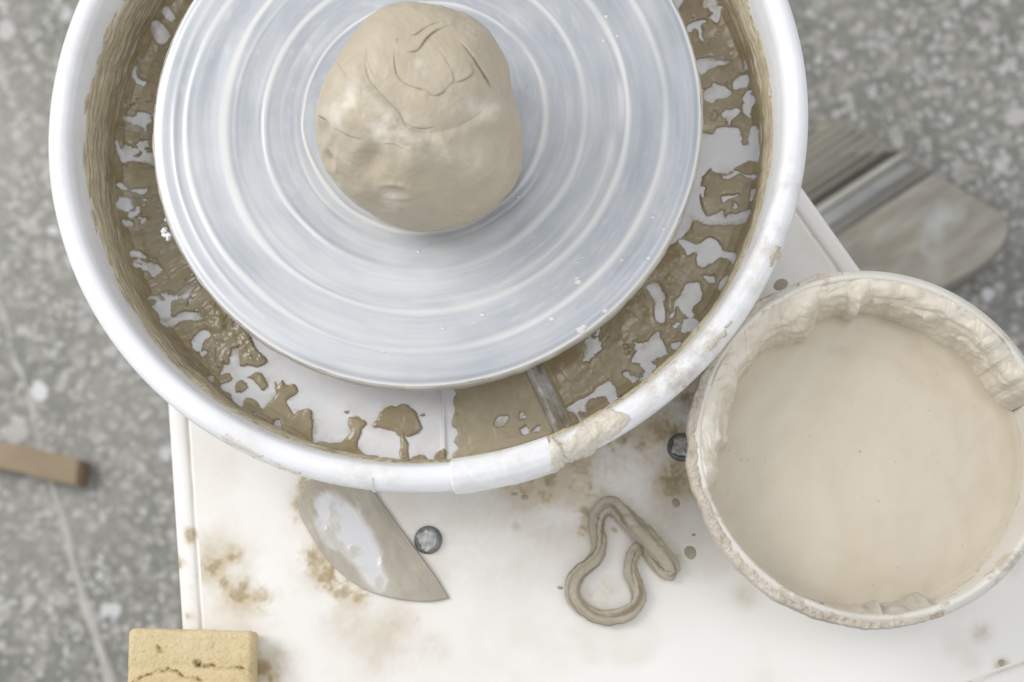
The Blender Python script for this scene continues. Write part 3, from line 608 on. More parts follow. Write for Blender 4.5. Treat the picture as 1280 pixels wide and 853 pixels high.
dl2 = ((T_-aL+PI) % (2*PI)-PI)*Rr; onstrip = sst(0, 4, dl2)*sst(0, 4, dr2)*(1-wall); drya = np.maximum(drya, onstrip*.62)
Vs = place(T_, rz, nr_, np.clip(h, -1.6, 4)); Vs[:, 2] += np.where(flo, stripz(T_, rz[:, 0]), 0)
keep = h > -.5
mesh('slurry_coating', Vs, quads(NTH2, ns, wu=True, keep=keep), M_slurry, pan, origin=(CW[0], CW[1], ZP), attr={'film_or_sheen': np.clip(h/.95, 0, 1)+wall, 'dry': drya, 'thick': np.clip((h-.0)/1.0+.3*fbm(Vb, 7, 4, 211), 0, 1)})

qB = proj(Vbasin); qB = qB+np.c_[fbm(Vbasin, 6, 3, 221), fbm(Vbasin, 6, 3, 223)]*3; sB = np.full(len(qB), -25.)
for b_ in bare: sB = np.maximum(sB, sdf(qB, b_))
for b_ in isl: sB = np.minimum(sB, -sdf(qB, b_))
dB = np.clip(.12+1.1*np.exp(-np.maximum(sB, 0)/4.5)*(.55+.9*fbm(Vbasin, 14, 3, 225))*(Vbasin[:, 2] < -38), .05, 1)
basin.data.attributes['dirt'].data.foreach_set('value', dB.astype(np.float32))
# joint cover clipped over the rim
def sleeve(a0, a1, off, taper=None, name='joint_cover', cut=(2, 13), nth=120):
    pr = arc_resample(rimprof[cut[0]:cut[1]], .8); tn = np.gradient(pr, axis=0); tn /= np.linalg.norm(tn, axis=1)[:, None]; nn = np.stack([tn[:, 1], -tn[:, 0]], 1)
    th_ = np.linspace(a0, a1, nth); vs = []
    for i, a in enumerate(th_):
        e = min(i, nth-1-i)/3.0; o = off*min(1, .15+e) if e < 1 else off
        p2 = pr+nn*o; vs.append(np.c_[CW[0]+p2[:, 0]*math.cos(a), CW[1]+p2[:, 0]*math.sin(a), p2[:, 1]])
    v = np.array(vs).reshape(-1, 3); return v, quads(nth, len(pr))
a0 = angpx(563, 590, 10); a1 = angpx(691, 568, 10)
v, f = sleeve(a0, a1, 1.9); v[:, 2] += .15*fbm(v, 10, 3, 3)
mesh('joint_cover', v, f, M_pan, pan, origin=(CW[0], CW[1], 0), attr={'dirt': np.full(len(v), .25)})
a2 = angpx(637, 606, 0); a3 = angpx(735, 575, 0)
v, f = sleeve(a2, angpx(700, 588, 0), 2.2, cut=(4, 12)); mesh('joint_tab', v, f, M_pan, pan, origin=(CW[0], CW[1], 0), attr={'dirt': np.full(len(v), .3)})
a4 = angpx(468, 612, 5); v, f = sleeve(a4-.0035, a4, .9, cut=(2, 9), nth=12); mesh('moulding_seam', v, f, M_pan, pan, origin=(CW[0], CW[1], 0), attr={'dirt': np.full(len(v), .3)})
# clay smears on the rim: field traced on the rim surface
def rimclay(name, polys, hmax, a_lo, a_hi, extra=0.0, mat=None, seed=0):
    pr = arc_resample(rimprof[1:], .35); tn = np.gradient(pr, axis=0); tn /= np.linalg.norm(tn, axis=1)[:, None]; nn = np.stack([tn[:, 1], -tn[:, 0]], 1)
    nth = int(abs(a_hi-a_lo)*205/.4); th_ = np.linspace(a_lo, a_hi, nth); T2, I = np.meshgrid(th_, np.arange(len(pr)), indexing='ij'); T2 = T2.ravel(); I = I.ravel()
    v0 = place(T2, pr[I], nn[I], 0); qv = proj(v0)+np.c_[fbm(v0, 3, 3, seed), fbm(v0, 3, 3, seed+9)]*2.2
    s_ = np.full(len(qv), -25.)
    for p_ in polys: s_ = np.maximum(s_, sdf(qv, p_))
    h_ = np.clip(s_/3, -1, 1); h_ = np.where(h_ > 0, np.sqrt(np.maximum(h_, 0))*hmax, h_); h_ += np.where(h_ > .1, (.45*fbm(v0, 6, 3, seed+3)+.25*fbm(v0, 1.6, 3, seed+5))*hmax, 0)+extra*(h_ > -.4)
    v = place(T2, pr[I], nn[I], h_)
    return mesh(name, v, quads(nth, len(pr), keep=h_ > -.5+extra), mat or M_crust, pan, origin=(CW[0], CW[1], 0), attr={'grey': np.full(len(v), .25)})
rimclay('clay_smear', [[(697,560),(712,552),(726,534),(740,522),(762,514),(785,516),(788,526),(778,538),(762,548),(748,556),(735,568),(715,576),(703,572)]], 1.3, angpx(686, 575, 10), angpx(800, 520, 10), seed=301)
rimclay('clay_smear', [[(686,566),(690,550),(696,552),(702,566),(702,578),(692,585),(683,588),(686,578)]], .9, angpx(676, 578, 10), angpx(712, 565, 10), extra=1.9, seed=331)
for k_, pl_ in enumerate([[(966,318),(970,306),(975,308),(974,322),(968,330),(963,332)], [(892,425),(903,414),(908,411),(905,420),(894,434),(886,440),(884,436)], [(852,482),(860,474),(858,484)], [(905,410),(912,400),(915,402),(909,412)]]):
    rimclay('dried_clay', [pl_], .8, angpx(840, 480, 5), angpx(985, 290, 5), mat=M_dry, seed=361)
# thin dried splash marks along the lower outside of the rim
for pl_ in ([(275,540),(288,545),(310,560),(330,570),(322,572),(300,562),(280,552)], [(335,573),(360,584),(380,590),(372,594),(350,586)]): rimclay('dried_splash', [pl_], .25, angpx(260, 530, 0), angpx(395, 600, 0), mat=M_bucket, seed=391)
# pale foam crumbs, then white beads standing in for glints on wet slurry
def crumbs(name, spots, mat, parent, z, seed=0):
    vs = []; fs = []; off = 0
    for (px, py, r_) in spots:
        c_ = P(px, py, z); v, f = lathe([(0.001, 1), (.5, .87), (.87, .5), (1, 0), (.87, -.5), (0.001, -.9)], (0, 0), 12)
        v = v*r_*np.array([1, 1, .7]); v += (fbm(v+px, .8*r_, 2, seed)[:, None])*.3*r_*np.sign(v); v += [c_[0], c_[1], z]; vs.append(v); fs.append(f+off); off += len(v)
    v = np.concatenate(vs); return mesh(name, v, np.concatenate(fs), mat, parent, origin=(*v.mean(0)[:2], z))
crumbs('foam_crumb', [(204, 290, 1.3), (208, 292, 2.0), (211, 296, 1.8), (207, 287, 1.6), (214, 293, 1.2), (210, 299, 1.1), (205, 295, 1.3), (208, 275, .9)], M_pale, pan, -12)
for k_, (px, py, r_) in enumerate([(205, 354, 1.3), (204, 347, .8), (246, 388, 1.0), (250, 393, 1.1), (246, 392, .7), (232, 373, .8), (240, 343, 1.0), (242, 349, .8), (238, 363, .6), (276, 450, 1.2), (311, 443, 1.2), (313, 447, .9), (324, 445, 1.0), (322, 449, .8), (271, 429, .7), (867, 20, 1.0), (880, 279, 1.1), (655, 521, 1.5), (300, 424, .6), (290, 410, .6), (263, 425, .5), (869, 24, .6)]):
    crumbs('glint_bead', [(px, py, r_*.6)], M_pale, pan, ZP+3.0, k_)

# ================================================================== CLAY LUMP
cb_ = P(541, 192, 0); zc = 44.0; C3 = np.array([cb_[0], cb_[1], zc])
outl = [(510, 1), (545, 6), (585, 22), (612, 42), (632, 70), (641, 95), (643, 120), (653, 150), (654, 190), (646, 225), (625, 252), (596, 272), (566, 284), (530, 289), (490, 284), (455, 265), (425, 235), (405, 205), (394, 170), (393, 140), (402, 110), (415, 80), (432, 50), (455, 20), (480, 6)]
nu, nv_ = 1000, 640
U = np.linspace(0, 2*PI, nu, endpoint=False); Wv = np.r_[np.linspace(-.5*PI, -.15*PI, 80, endpoint=False), np.linspace(-.15*PI, .5*PI, 560)]
UU, WW = np.meshgrid(U, Wv, indexing='ij'); UU = UU.ravel(); WW = WW.ravel()
dirv = np.c_[np.cos(UU)*np.cos(WW), np.sin(UU)*np.cos(WW), np.sin(WW)]
def ballr(d_):
    a_ = np.arctan2(d_[:, 1], d_[:, 0]); rad = 54.5+2.0*np.cos(a_+.6)+1.6*np.cos(2*a_-.4)+1.2*np.cos(3*a_+1.0)
    cz = d_[:, 2]; hh = np.where(cz > 0, 51.0, 60.0)
    ch = np.hypot(d_[:, 0], d_[:, 1]); e = 2.25
    r_ = (np.abs(ch/rad)**e+np.abs(cz/hh)**e)**(-1/e)
    return r_
rad = ballr(dirv); Vc = C3+dirv*rad[:, None]
Vc[:, 0] += -6*sst(0, 95, Vc[:, 2]); Vc[:, 1] += 4*sst(0, 95, Vc[:, 2])
# fit the silhouette to the traced outline by scaling horizontally per direction (two passes)
outp = np.array(outl, float)
def silrad(Vx):
    qv = proj(Vx); cc_ = np.array([524., 146.]); a_ = np.arctan2(qv[:, 1]-cc_[1], qv[:, 0]-cc_[0]); r_ = np.hypot(*(qv-cc_).T); return a_, r_, cc_
BN = 72
so = spline(outp, 720, closed=True)
for it in range(4):
    a_, r_, cc_ = silrad(Vc); bi = ((a_+PI)/(2*PI)*BN).astype(int) % BN
    mx = np.zeros(BN); np.maximum.at(mx, bi, r_)
    ao = np.arctan2(so[:, 1]-cc_[1], so[:, 0]-cc_[0]); ro_ = np.hypot(*(so-cc_).T); tb = ((ao+PI)/(2*PI)*BN).astype(int) % BN
    tg_ = np.zeros(BN); ct_ = np.zeros(BN); np.add.at(tg_, tb, ro_); np.add.at(ct_, tb, 1); tg_ = tg_/np.maximum(ct_, 1)
    ratio = np.where(ct_ > 0, tg_/mx, 1); ker = np.array([1, 2, 3, 2, 1])/9.; ratio = sum(np.roll(ratio, k-2)*ker[k] for k in range(5))
    bc = (np.arange(BN)+.5)/BN*2*PI-PI
    f_ = np.interp(a_, np.r_[bc-2*PI, bc, bc+2*PI], np.tile(ratio, 3)); wgt = sst(25, 100, r_)
    f_ = 1+(f_-1)*wgt
    # move away from the lump's own axis (image right is +x, image down is -y)
    sh = (proj(Vc)-cc_)*(f_-1)[:, None]/2.35; Vc[:, 0] += sh[:, 0]; Vc[:, 1] -= sh[:, 1]
Vc[:, 2] = np.where(Vc[:, 2] < .4, .4+(Vc[:, 2]-.4)*.02, Vc[:, 2])
qb = proj(Vc)
# normals on the grid
N = gridn(Vc, nu, nv_)
if (N*(Vc-C3)).sum(1).mean() < 0: N = -N
facing = (N@np.array([0.05, -.1, 1])) > -.25
dsp = 1.0*fbm(Vc, 34, 3, 401)+.65*fbm(Vc, 14, 4, 411)+.05*fbm(Vc, 2.5, 3, 421)
cx, cy = 526, 90
ra = np.hypot(qb[:, 0]-530, (qb[:, 1]-84)*1.0)
# the twisted cap: a step edge that runs round below the cap from left to right
cap = spline([(455, 60), (458, 95), (480, 122), (497, 140), (506, 158), (525, 166), (548, 165), (575, 158), (598, 145), (612, 128), (622, 118)], 60)
S4 = lambda l: [(440+x/5.689, y/5.689) for x, y in l]
d_, tt = pdist(qb, cap); inside = sdf(qb, list(map(tuple, cap))+[(630, 60), (600, 20), (540, 5), (480, 15)]) > 0
edgew = sst(0, .12, tt)*(1-sst(.8, 1, tt))
dsp += np.where(facing, edgew*(np.where(inside, -1.1*np.exp(-(d_/12)**2), 1.4*np.exp(-((d_-12)/13)**2)-.8*np.exp(-(d_/6)**2))), 0)
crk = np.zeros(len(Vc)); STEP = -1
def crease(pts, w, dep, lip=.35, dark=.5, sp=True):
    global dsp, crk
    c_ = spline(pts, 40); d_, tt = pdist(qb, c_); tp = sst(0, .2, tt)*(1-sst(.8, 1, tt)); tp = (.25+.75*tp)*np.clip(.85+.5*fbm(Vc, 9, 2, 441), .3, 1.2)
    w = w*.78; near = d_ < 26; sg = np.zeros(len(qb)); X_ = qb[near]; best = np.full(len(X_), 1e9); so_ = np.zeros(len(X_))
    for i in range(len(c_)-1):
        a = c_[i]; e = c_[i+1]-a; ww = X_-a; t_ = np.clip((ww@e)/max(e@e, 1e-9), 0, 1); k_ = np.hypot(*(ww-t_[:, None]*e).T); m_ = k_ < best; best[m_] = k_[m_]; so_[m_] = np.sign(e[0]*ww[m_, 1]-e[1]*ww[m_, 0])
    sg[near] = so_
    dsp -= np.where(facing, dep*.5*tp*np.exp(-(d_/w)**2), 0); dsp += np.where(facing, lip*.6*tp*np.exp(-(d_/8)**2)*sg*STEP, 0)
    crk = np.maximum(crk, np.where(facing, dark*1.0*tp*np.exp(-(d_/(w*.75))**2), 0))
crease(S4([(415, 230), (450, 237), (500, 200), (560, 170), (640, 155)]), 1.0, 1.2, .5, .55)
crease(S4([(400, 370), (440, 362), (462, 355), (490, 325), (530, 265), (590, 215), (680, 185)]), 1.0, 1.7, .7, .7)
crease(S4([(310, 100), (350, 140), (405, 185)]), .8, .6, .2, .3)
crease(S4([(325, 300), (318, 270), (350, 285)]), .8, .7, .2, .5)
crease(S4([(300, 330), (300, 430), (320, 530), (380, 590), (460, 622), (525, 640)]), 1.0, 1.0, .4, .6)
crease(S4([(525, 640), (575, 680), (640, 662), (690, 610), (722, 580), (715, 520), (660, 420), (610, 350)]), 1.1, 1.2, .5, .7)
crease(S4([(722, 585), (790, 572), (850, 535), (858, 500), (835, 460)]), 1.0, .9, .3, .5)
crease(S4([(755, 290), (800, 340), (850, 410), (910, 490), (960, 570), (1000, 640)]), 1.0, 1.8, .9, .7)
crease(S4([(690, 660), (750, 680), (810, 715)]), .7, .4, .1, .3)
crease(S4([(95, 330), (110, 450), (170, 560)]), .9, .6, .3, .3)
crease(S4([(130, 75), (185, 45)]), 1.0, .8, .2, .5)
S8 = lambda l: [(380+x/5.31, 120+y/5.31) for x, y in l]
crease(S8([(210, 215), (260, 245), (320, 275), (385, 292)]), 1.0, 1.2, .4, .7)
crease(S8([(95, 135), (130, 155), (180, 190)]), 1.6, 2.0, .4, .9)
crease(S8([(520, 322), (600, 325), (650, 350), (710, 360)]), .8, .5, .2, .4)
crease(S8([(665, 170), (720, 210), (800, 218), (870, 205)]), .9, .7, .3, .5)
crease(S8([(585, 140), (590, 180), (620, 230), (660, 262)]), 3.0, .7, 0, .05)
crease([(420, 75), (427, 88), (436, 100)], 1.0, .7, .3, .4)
def dent(px, py, rx, ry, dep, rot=0, lip=0.0):
    global dsp
    dx = qb[:, 0]-px; dy = qb[:, 1]-py; u = dx*math.cos(rot)+dy*math.sin(rot); w = -dx*math.sin(rot)+dy*math.cos(rot); e = np.sqrt((u/rx)**2+(w/ry)**2)
    dsp += np.where(facing, -dep*np.exp(-e**2)+lip*np.exp(-((e-1.5)/.5)**2), 0)
dent(463, 202, 15, 18, 3.6, .4, .5); dent(411, 200, 5, 10, 2.4, -.4, .5); dent(404, 163, 8, 12, 2.2, 0, .5); dent(493, 240, 14, 6, 1.0, .1, .7)
dent(520, 200, 22, 26, -1.8); dent(555, 225, 26, 20, 1.0); dent(440, 145, 30, 22, -2.2, .5); dent(585, 215, 20, 30, -1.2); dent(600, 165, 24, 18, 1.3); dent(540, 190, 14, 20, 1.3); dent(616, 140, 14, 20, -1.4)
dent(565, 205, 4, 26, -1.1, -.35); dent(600, 200, 6, 30, -1.0, .3); dent(625, 210, 5, 26, .8, .25); dent(575, 175, 12, 16, 1.5, .2); dent(534, 215, 18, 22, 1.3); dent(450, 240, 20, 10, -1.0, .6); dent(440, 225, 8, 16, 1.0, -.5); dent(610, 235, 24, 8, .7, -.5); dent(500, 110, 16, 20, .8); dent(590, 60, 20, 30, -.8, .5); dent(500, 250, 30, 10, .8)
Vc2 = Vc+N*dsp[:, None]; Vc2[:, 2] = np.maximum(Vc2[:, 2], .35)
sm_ = np.clip(blobs(qb, [(445, 140, 34, .8), (470, 155, 26, .7), (480, 168, 18, .9), (505, 172, 20, .9), (530, 176, 22, .8), (600, 135, 16, .8), (616, 140, 14, .7), (525, 80, 7, .9), (530, 90, 6, .7), (420, 195, 12, .5), (590, 200, 20, .5), (493, 250, 16, .8), (560, 190, 16, .4), (425, 125, 18, .6)])*(1.0+.9*fbm(Vc, 7, 5, 431)), 0, 1)
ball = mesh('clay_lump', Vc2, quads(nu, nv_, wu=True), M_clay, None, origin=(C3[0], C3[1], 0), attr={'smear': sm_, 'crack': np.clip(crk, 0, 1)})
tag(ball, 'big beige lump of fresh clay with folds and creases on the wheel head', 'clay')

# ================================================================== BUCKET
buck = thing('plastic_bucket', 'small round pale bucket, rim caked with clay, standing beside the splash pan', 'bucket', (CB[0], CB[1], ZT))
prof = [(0, ZT+1.2), (78, ZT+1.2), (80, ZT+.4), (82, ZT+1.5), (84.5, ZT+20), (86.0, ZB-16), (86.6, ZB-12), (89.6, ZB-11.5), (91.0, ZB-10), (91.0, ZB-3.2), (90.4, ZB-1.2), (88.8, ZB-.2), (87.6, ZB+1.2), (86.4, ZB+1.4), (85.4, ZB+.6), (84.8, ZB-2), (83.6, ZL), (78, ZT+3.5), (0, ZT+3.5)]
v, f = lathe(prof, CB, 500); mesh('bucket_wall', v, f, M_bucket, buck, origin=(CB[0], CB[1], ZT))
def bang(px, py, z): p = P(px, py, z)-CB; return math.atan2(p[1], p[0]), math.hypot(*p)
def interp_ang(tab, th_):
    tab = sorted(tab); a = np.array([t_[0] for t_ in tab]); r_ = np.array([t_[1] for t_ in tab]); return np.interp(th_, np.r_[a-2*PI, a, a+2*PI], np.tile(r_, 3))
# inner crust: contour traced at the slip level
con = [(898, 629), (897, 612), (900, 592), (902, 561), (910, 554), (909, 535), (914, 512), (920, 490), (922, 475), (940, 457), (947, 439), (971, 425), (991, 423), (1012, 420), (1021, 410), (1024, 389), (1036, 384), (1050, 381), (1060, 390), (1070, 395), (1077, 384), (1094, 376), (1115, 379), (1139, 389), (1156, 396), (1184, 409), (1204, 416), (1210, 433), (1225, 449), (1242, 471), (1256, 495), (1263, 523)]
ZK = -22.0
ctab = [bang(x, y, ZK) for x, y in con]
zero = [bang(x, y, ZK) for x, y in [(905, 653), (1266, 545)]]
bot = [(1012, 747), (1046, 757), (1070, 759), (1081, 758), (1094, 751), (1104, 762), (1111, 763), (1122, 757), (1132, 749), (1149, 741), (1165, 742), (1178, 746), (1186, 752)]
btab = [bang(x, y, ZK) for x, y in bot]
RL = 83.5
NTC, NRC = 1800, 110
thc = np.linspace(0, 2*PI, NTC, endpoint=False)
def amod(a): return (a+PI) % (2*PI)-PI
rb = np.full(NTC, RL+1.0)
for tab, in ((ctab,), (btab,)):
    A_ = np.unwrap([t_[0] for t_ in tab]); R2 = np.array([t_[1] for t_ in tab]); 
    if A_[0] > A_[-1]: A_ = A_[::-1]; R2 = R2[::-1]
    for sft in (-2*PI, 0, 2*PI):
        m_ = (thc+sft >= A_[0]) & (thc+sft <= A_[-1]); ee = np.minimum(thc[m_]+sft-A_[0], A_[-1]-thc[m_]-sft)
        lim = RL-1.9-(6.5+2.2*fbm(np.c_[np.cos(thc[m_])*80, np.sin(thc[m_])*80], 26, 3, 503))*sst(0, .35, ee)*(1 if tab is ctab else .3)
        rv = np.minimum(lim, np.interp(thc[m_]+sft, A_, R2)); rb[m_] = RL+1-(RL+1-rv)*sst(0, .16, ee)
cs_ = np.c_[np.cos(thc)*80, np.sin(thc)*80]
rb2 = rb+np.where(rb < RL, fbm(cs_, 4, 3, 501)*.35, 0)
TC, SC = np.meshgrid(thc, np.linspace(0, 1, NRC), indexing='ij'); rbm = np.repeat(rb2, NRC); S1 = SC.ravel(); TC = TC.ravel()
rin = np.minimum(rbm, RL+1.5); wid = 86.5-rin
rC = 86.3-wid*S1
thin = sst(3, 12, wid)
cpt = np.c_[rC*np.cos(TC)+CB[0], rC*np.sin(TC)+CB[1]]
zC = ZB+.6+thin*1.2*np.sin(S1*PI)-(ZB-ZL+1.0)*np.where(S1 < .001, 0, (1-thin)*np.minimum(1, S1*1.0)+thin*(.14*S1+.86*S1**7))
base_ = np.c_[rC*np.cos(TC)+CB[0], rC*np.sin(TC)+CB[1], zC]
gn = gridn(base_, NTC, NRC); gn = np.where(gn[:, 2:3] < 0, -gn, gn)
lm = 1.6*fbm(base_, 13, 2, 511)+1.3*np.abs(fbm(base_*np.array([1, 1, 1.3]), 9, 2, 521))-.5+.14*fbm(base_, 2.6, 3, 531)-.45*np.exp(-(fbm(base_, 16, 2, 533)/.05)**2)
lm += 2.5*blobs(proj(base_), [(1000, 413, 10, 1), (1065, 385, 14, .7), (1245, 430, 22, 1.1), (1225, 420, 14, .8), (1140, 749, 16, 1), (1095, 755, 8, .8), (1265, 470, 16, .8)])
fade = sst(0, .10, S1)*(1-.75*sst(.85, 1, S1))
dsp3 = gn*(lm*fade*thin)[:, None]
Vb3 = base_+dsp3; zC = Vb3[:, 2]; pp = Vb3[:, :2]-CB; rC = np.minimum(np.hypot(*pp.T), 86.6); 
zC -= np.where(wid < 4.2, 9.0, 0)*(S1 > -1)      # no crust there: sink inside the wall
rC2 = np.where(wid < 4.2, 85.0, rC)
kp = wid >= 4.2
vC = np.c_[rC2*np.cos(TC)+CB[0], rC2*np.sin(TC)+CB[1], zC]
qC = proj(vC); gy = np.clip(blobs(qC, [(1140, 745, 45, 1), (1090, 755, 30, .9), (1245, 430, 40, .5), (1275, 500, 40, .5), (1200, 380, 40, .3)]), 0, 1)
kk = np.zeros(len(vC), bool); kk[kp] = True
fq = quads(NTC, NRC, wu=True); fq = fq[kk[fq].all(1)]
mesh('inner_clay_crust', vC, fq, M_crust, buck, origin=(CB[0], CB[1], ZB), attr={'grey': gy})
# thin slip film on the bare inner wall (right side)
# outer clay band over the lip
thb = thc; 
def band(th_):       # outer reach in mm beyond the lip
    d = np.degrees(th_); b_ = .15+2.2*np.exp(-((amod(th_-math.radians(185))/.8)**2))+1.5*np.exp(-((amod(th_-math.radians(240))/.55)**2))+1.6*np.exp(-((amod(th_-math.radians(130))/.5)**2))+.9*np.exp(-((amod(th_-math.radians(275))/.4)**2))
    return b_
bw = band(thb)+.9*fbm(cs_, 9, 4, 541)*np.clip(band(thb), 0, 1)
ns_ = 40; TB, SB = np.meshgrid(thb, np.linspace(0, 1, ns_), indexing='ij'); TB = TB.ravel(); SB = SB.ravel(); bwm = np.repeat(bw, ns_)
ang_ = SB*PI*1.05; rmid = 88.4+bwm*.5; hw = 1.6+bwm*.55+.6
rO = rmid-hw*np.cos(ang_); zO = ZB-1.6+np.sin(ang_)*(1.6+.9*np.clip(bwm/2, 0, 1))-np.maximum(0, ang_-PI*.8)*8
cO = np.c_[rO*np.cos(TB), rO*np.sin(TB), zO]; dO = (1.0*fbm(cO, 6, 4, 551)+.5*fbm(cO, 2, 3, 561))*np.clip(bwm/1.5, .1, 1)*np.sin(np.clip(ang_, 0, PI))
zO = zO+dO*1.1; rO = rO+dO*.5*(SB > .5)
vO = np.c_[rO*np.cos(TB)+CB[0], rO*np.sin(TB)+CB[1], zO]; fO = quads(NTC, ns_, wu=True); ko = bwm > .55; fO = fO[ko[fO].any(1)]
mesh('outer_clay_crust', vO, fO, M_dry, buck, origin=(CB[0], CB[1], ZB))
# liquid slip
nr2 = 120; rs2 = np.linspace(.3, RL+.4, nr2); TT, RR = np.meshgrid(np.linspace(0, 2*PI, 500, endpoint=False), rs2, indexing='ij'); TT = TT.ravel(); RR = RR.ravel()
v = np.c_[RR*np.cos(TT)+CB[0], RR*np.sin(TT)+CB[1], np.full(len(TT), ZL)]; v[:, 2] += .25*fbm(v, 22, 3, 571)+.9*sst(RL-3, RL+.4, RR)**2
slip = mesh('liquid_slip', v, quads(500, nr2, wu=True), M_slip, None, origin=(CB[0], CB[1], ZL-20)); tag(slip, 'smooth cream coloured liquid clay slip filling the bucket', 'slip')

# ================================================================== KIDNEY SCRAPER
kp_ = [(392, 596), (380, 608), (373.5, 622), (373.5, 640), (379, 653), (387, 667), (405, 695), (427, 718), (456, 737), (488, 747.5), (526, 752.5), (550, 751), (561.5, 748), (549, 727), (526, 695), (498, 657), (466, 612), (448, 592), (430, 584), (408, 586)]
kw = PL(kp_, ZT+1.5)
dense = []
for i in range(len(kw)):
    a, b, c_, d_ = kw[i-1], kw[i], kw[(i+1) % len(kw)], kw[(i+2) % len(kw)]
    for u in np.linspace(0, 1, 10, endpoint=False):
        lin = i in (11, 12, 13, 14, 15)
        dense.append(b+(c_-b)*u if lin else .5*((2*b)+(-a+c_)*u+(2*a-5*b+4*c_-d_)*u*u+(-a+3*b-3*c_+d_)*u**3))
dense = np.array(dense); cen = np.array([P(450, 672, ZT)[0], P(450, 672, ZT)[1]])
ring = [1, .995, .985, .97]+list(np.linspace(.95, .0008, 92)); vk = []
for k_, r_ in enumerate(ring): vk.append(cen+(dense-cen)*r_)
vk = np.array(vk); nk, mk = vk.shape[:2]; xy = vk.reshape(-1, 2)
zk = np.full(len(xy), ZT+1.9); zk[:mk] = ZT+1.0; zk[mk:2*mk] = ZT+1.6
qk = proj(np.c_[xy, zk]); nk_ = fbm(xy, 9, 4, 601)
bareK = sdf(qk+np.c_[nk_, nk_]*4, [(398, 625), (408, 617), (425, 625), (445, 640), (458, 662), (470, 690), (482, 728), (476, 738), (462, 728), (448, 706), (430, 688), (412, 680), (398, 655)])
clk = 1-sst(-9, 4, bareK); clk = np.maximum(clk, .6*sst(0, .9, fbm(xy, 9, 3, 611))); clk = np.maximum(clk, sst(5, -5, 0)*0)
strk = fbm(np.c_[xy@np.array([.56, -.83])*.25, xy@np.array([.83, .56])*1.6], 4, 4, 621)
zk[2*mk:] += (clk*(.7+.22*strk+.4*nk_))[2*mk:]
zk += .0+.006*np.maximum(0, qk[:, 1]-600)*0
vv = np.c_[xy, zk]; lowr = np.c_[dense, np.full(mk, ZT+.5)]
vv = np.r_[lowr, vv]; fk = quads(nk+1, mk, wv=True)
sk_ = mesh('metal_scraper', vv, fk, M_steel, None, origin=(*cen, ZT), attr={'clay': np.r_[np.ones(mk), clk]}); tag(sk_, 'half-moon steel kidney scraper smeared with clay, lying on the panel below the pan', 'scraper')

# ================================================================== CLAY COIL
S3 = lambda l: [(580+x/3.553, 580+y/3.553) for x, y in l]
cpx = [(932, 478, .8, 2.4), (915, 490, .9, 4.0), (884, 480, .9, 4.2), (852, 444, .8, 3.7), (826, 404, .7, 3.2), (800, 368, .8, 2.9), (762, 385, 1.0, 3.8), (745, 430, 1.0, 4.1), (748, 490, 1, 4.1), (768, 540, 1, 4.2), (776, 590, 1, 4.3), (755, 640, 1, 4.4), (705, 672, 1, 4.5), (640, 684, 1, 4.5), (575, 672, 1, 4.5), (520, 636, 1, 4.6), (487, 585, 1, 4.6), (487, 530, 1, 4.6), (515, 480, 1, 4.5), (560, 440, 1, 4.5), (594, 395, 1, 4.5), (600, 340, 1, 4.5), (592, 280, 1, 4.5), (598, 225, 1, 4.6), (625, 188, 1, 4.7), (662, 180, 1.1, 4.8), (705, 215, 1.4, 5.2), (755, 272, 1.8, 5.4), (805, 325, 2.6, 5.5), (855, 378, 2.6, 5.5), (897, 422, 1.9, 5.2), (922, 450, 1.4, 5.0), (936, 468, 1.0, 4.0), (941, 480, .6, 2.0)]
pth = []
for (x, y, hz2, r_) in cpx:
    z_ = ZT+3.6*hz2; p_ = P(580+x/3.553, 580+y/3.553, z_); pth.append([p_[0], p_[1], z_, r_])
pth = np.array(pth); pth[:, 3] *= .9; sp4 = spline(pth, 420)
ns3 = 40
def cbump(u, a): return .10*math.sin(3*a+14*u)+.07*math.sin(5*a-9*u+1)+.05*math.sin(2*a+40*u)
v, f, caps = tube(sp4[:, :3], sp4[:, 3], ns3, flat=.82, twist=7.0, bump=cbump)
nn_ = fbm(v, 5, 4, 701)*.5+fbm(v, 1.6, 3, 711)*.18; cen_ = np.repeat(sp4[:, :3], ns3, 0); dvec = v[:-2]-cen_; dvec /= np.maximum(np.linalg.norm(dvec, axis=1), 1e-6)[:, None]; v[:-2] += dvec*nn_[:-2, None]
v[:, 2] = np.maximum(v[:, 2], ZT+.12)
kk_ = np.arange(420)[:, None]/420.; aa_ = np.arange(ns3)[None, :]/ns3*2*PI
stq = vn(np.c_[(np.cos(aa_+7*kk_)*3.2).ravel(), (np.sin(aa_+7*kk_)*3.2).ravel(), (kk_*9+aa_*0).ravel()], 721); stq = np.r_[sst(-.05, .6, stq), 0, 0]
co = mesh('clay_coil', v, cat3(f, caps), M_coil, None, origin=(*P(765, 700, ZT), ZT), attr={'streak': stq}); tag(co, 'bent strip of grey-beige trimmed clay curled in a loop on the white panel', 'clay strip')

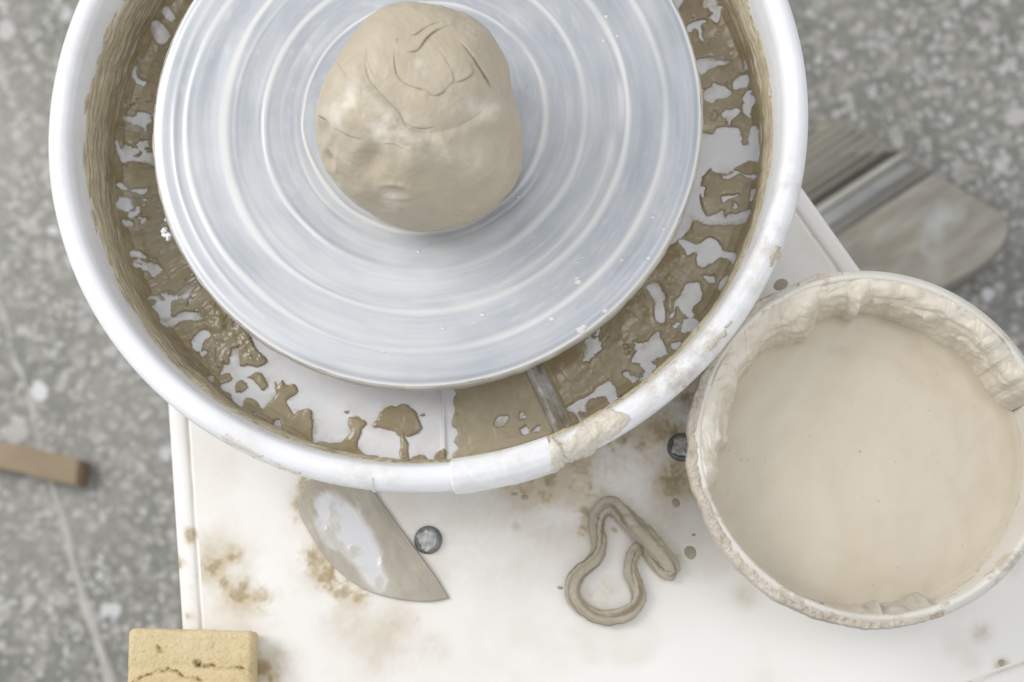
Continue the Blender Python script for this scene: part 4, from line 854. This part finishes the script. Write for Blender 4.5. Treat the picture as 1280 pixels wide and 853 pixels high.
# ================================================================== SPONGE
zs1, zs0 = ZT+17, ZT+1.2
qs = PL([(158, 786), (313, 789), (321, 960), (148, 955)], zs1); cS = qs.mean(0)
ex_ = (qs[1]-qs[0]); Wd = np.linalg.norm(ex_); ex_ /= Wd; ey_ = qs[3]-qs[0]; Hd = np.linalg.norm(ey_); ey_ /= Hd
n_ = 230; m_ = 90
def face(fn, a, b):
    A2, B2 = np.meshgrid(np.linspace(0, 1, a), np.linspace(0, 1, b), indexing='ij'); return fn(A2.ravel(), B2.ravel()), quads(a, b)
Vl = []; Fl = []; off = 0
def addf(v, f):
    global off
    Vl.append(v); Fl.append(f+off); off += len(v)
def cubemap(u, w, s):  # unit box coords
    return np.c_[u, w, s]
for fn, a, b in [(lambda u, w: np.c_[u, w, u*0+1], n_, n_), (lambda u, w: np.c_[u, w, u*0], 40, 40), (lambda u, w: np.c_[u, w*0, w], n_, m_), (lambda u, w: np.c_[u, w*0+1, w], n_, m_), (lambda u, w: np.c_[u*0, u, w], n_, m_), (lambda u, w: np.c_[u*0+1, u, w], n_, m_)]:
    v, f = face(fn, a, b); addf(v, f)
bx = np.concatenate(Vl); fx = np.concatenate(Fl); TH = zs1-zs0; dims = np.array([Wd, Hd, TH]); p3 = (bx-.5)*dims; rr = 3.0
inn = np.clip(p3, -dims/2+rr, dims/2-rr); dd = p3-inn; ln = np.linalg.norm(dd, axis=1); nS = dd/np.maximum(ln, 1e-6)[:, None]; p3 = inn+nS*rr
# chamfered back edge and slightly waisted sides
wx = p3.copy(); loc = wx
XYs = cS+loc[:, :1]*ex_+loc[:, 1:2]*ey_; Zs = (zs0+zs1)/2+loc[:, 2]
vS = np.c_[XYs, Zs]; nW = np.c_[nS[:, :1]*ex_+nS[:, 1:2]*ey_, nS[:, 2]]
qS = proj(vS); dS = .7*fbm(vS, 18, 3, 801)+.12*fbm(vS, 1.1, 3, 811)+.12*fbm(vS, 3, 3, 821)
hole = np.zeros(len(vS)); topm = nS[:, 2] > .3
for pts, w_, dp in [([(243, 829), (247, 832), (262, 834), (270, 836), (285, 836), (300, 836), (312, 838)], 2.2, 2.6), ([(170, 853), (180, 845), (200, 839), (215, 838), (230, 846), (250, 852)], 2.0, 2.0), ([(199, 811), (203, 817)], 2.4, 2.2), ([(244, 828), (247, 831)], 3.6, 3.2), ([(278, 822), (276, 828)], 2.2, 2.2), ([(296, 836), (308, 837)], 2.8, 2.2)]:
    d_, tt = pdist(qS+np.c_[fbm(vS, 3, 3, 831), fbm(vS, 3, 3, 841)]*2.5, spline(pts, 20)); g_ = np.exp(-(d_/w_)**2)*topm*(.6+.8*np.clip(fbm(vS, 2.5, 3, 851)+.4, 0, 1)); dS -= .65*dp*g_*np.clip(.6+1.2*fbm(vS, 6, 3, 861), .1, 1.2); hole = np.maximum(hole, g_*.55)
dS -= topm*1.0*np.exp(-((qS[:, 1]-834)/7)**2)
vS = vS+nW*dS[:, None]; vS[:, 2] = np.maximum(vS[:, 2], ZT+1.6)
spg = mesh('sponge', vS, fx, M_sponge, None, origin=(*cS, zs0), attr={'hole': np.clip(hole, 0, 1)}); tag(spg, "yellow rectangular porous sponge on the left edge of the wheel's top panel", 'sponge')

# ================================================================== LIGHT
w = bpy.data.worlds.new('World'); sc.world = w; w.use_nodes = True
bg = w.node_tree.nodes['Background']; bg.inputs[0].default_value = (.93, .96, 1.0, 1); bg.inputs[1].default_value = .75
def area(name, loc, target, size, sy, power, colr):
    l = bpy.data.lights.new(name, 'AREA'); l.shape = 'RECTANGLE'; l.size = size; l.size_y = sy; l.energy = power; l.color = colr
    o = bpy.data.objects.new(name, l); col.objects.link(o); o.location = loc
    o.rotation_euler = (Vector(target)-Vector(loc)).to_track_quat('-Z', 'Y').to_euler(); return o
area('window_light', (-1.5, .75, 1.75), (0, .15, .5), 1.0, 1.0, 25, (1.0, .985, .96))
area('slip_softbox', (.46, .31, 2.5), (0.13, .09, .5), .6, .6, 4.0, (1.0, .99, .97))  # added overhead softbox, placed to reflect in the middle of the slip
area('window_light', (1.9, -.9, 2.4), (0, .15, .5), 1.6, 1.2, 6, (.96, .98, 1.0))

# ================================================================== CAMERA
cam = bpy.data.cameras.new('camera'); cam.sensor_width = 36; cam.lens = F*36/1280; cam.clip_start = .02; cam.clip_end = 30
co_ = bpy.data.objects.new('camera', cam); col.objects.link(co_)
mw = Matrix(M.tolist()).to_4x4(); mw.translation = Vector((0, 0, (D+Z0)/1000)); co_.matrix_world = mw
cam.dof.use_dof = True; cam.dof.focus_distance = .715; cam.dof.aperture_fstop = (F*36/1280)/9.5; cam.dof.aperture_blades = 8
sc.camera = co_
sc.view_settings.view_transform = 'Standard'; sc.view_settings.look = 'None'; sc.view_settings.exposure = 0; sc.view_settings.gamma = 1
sc.cycles.max_bounces = 6; sc.cycles.use_denoising = True
sc.render.film_transparent = False
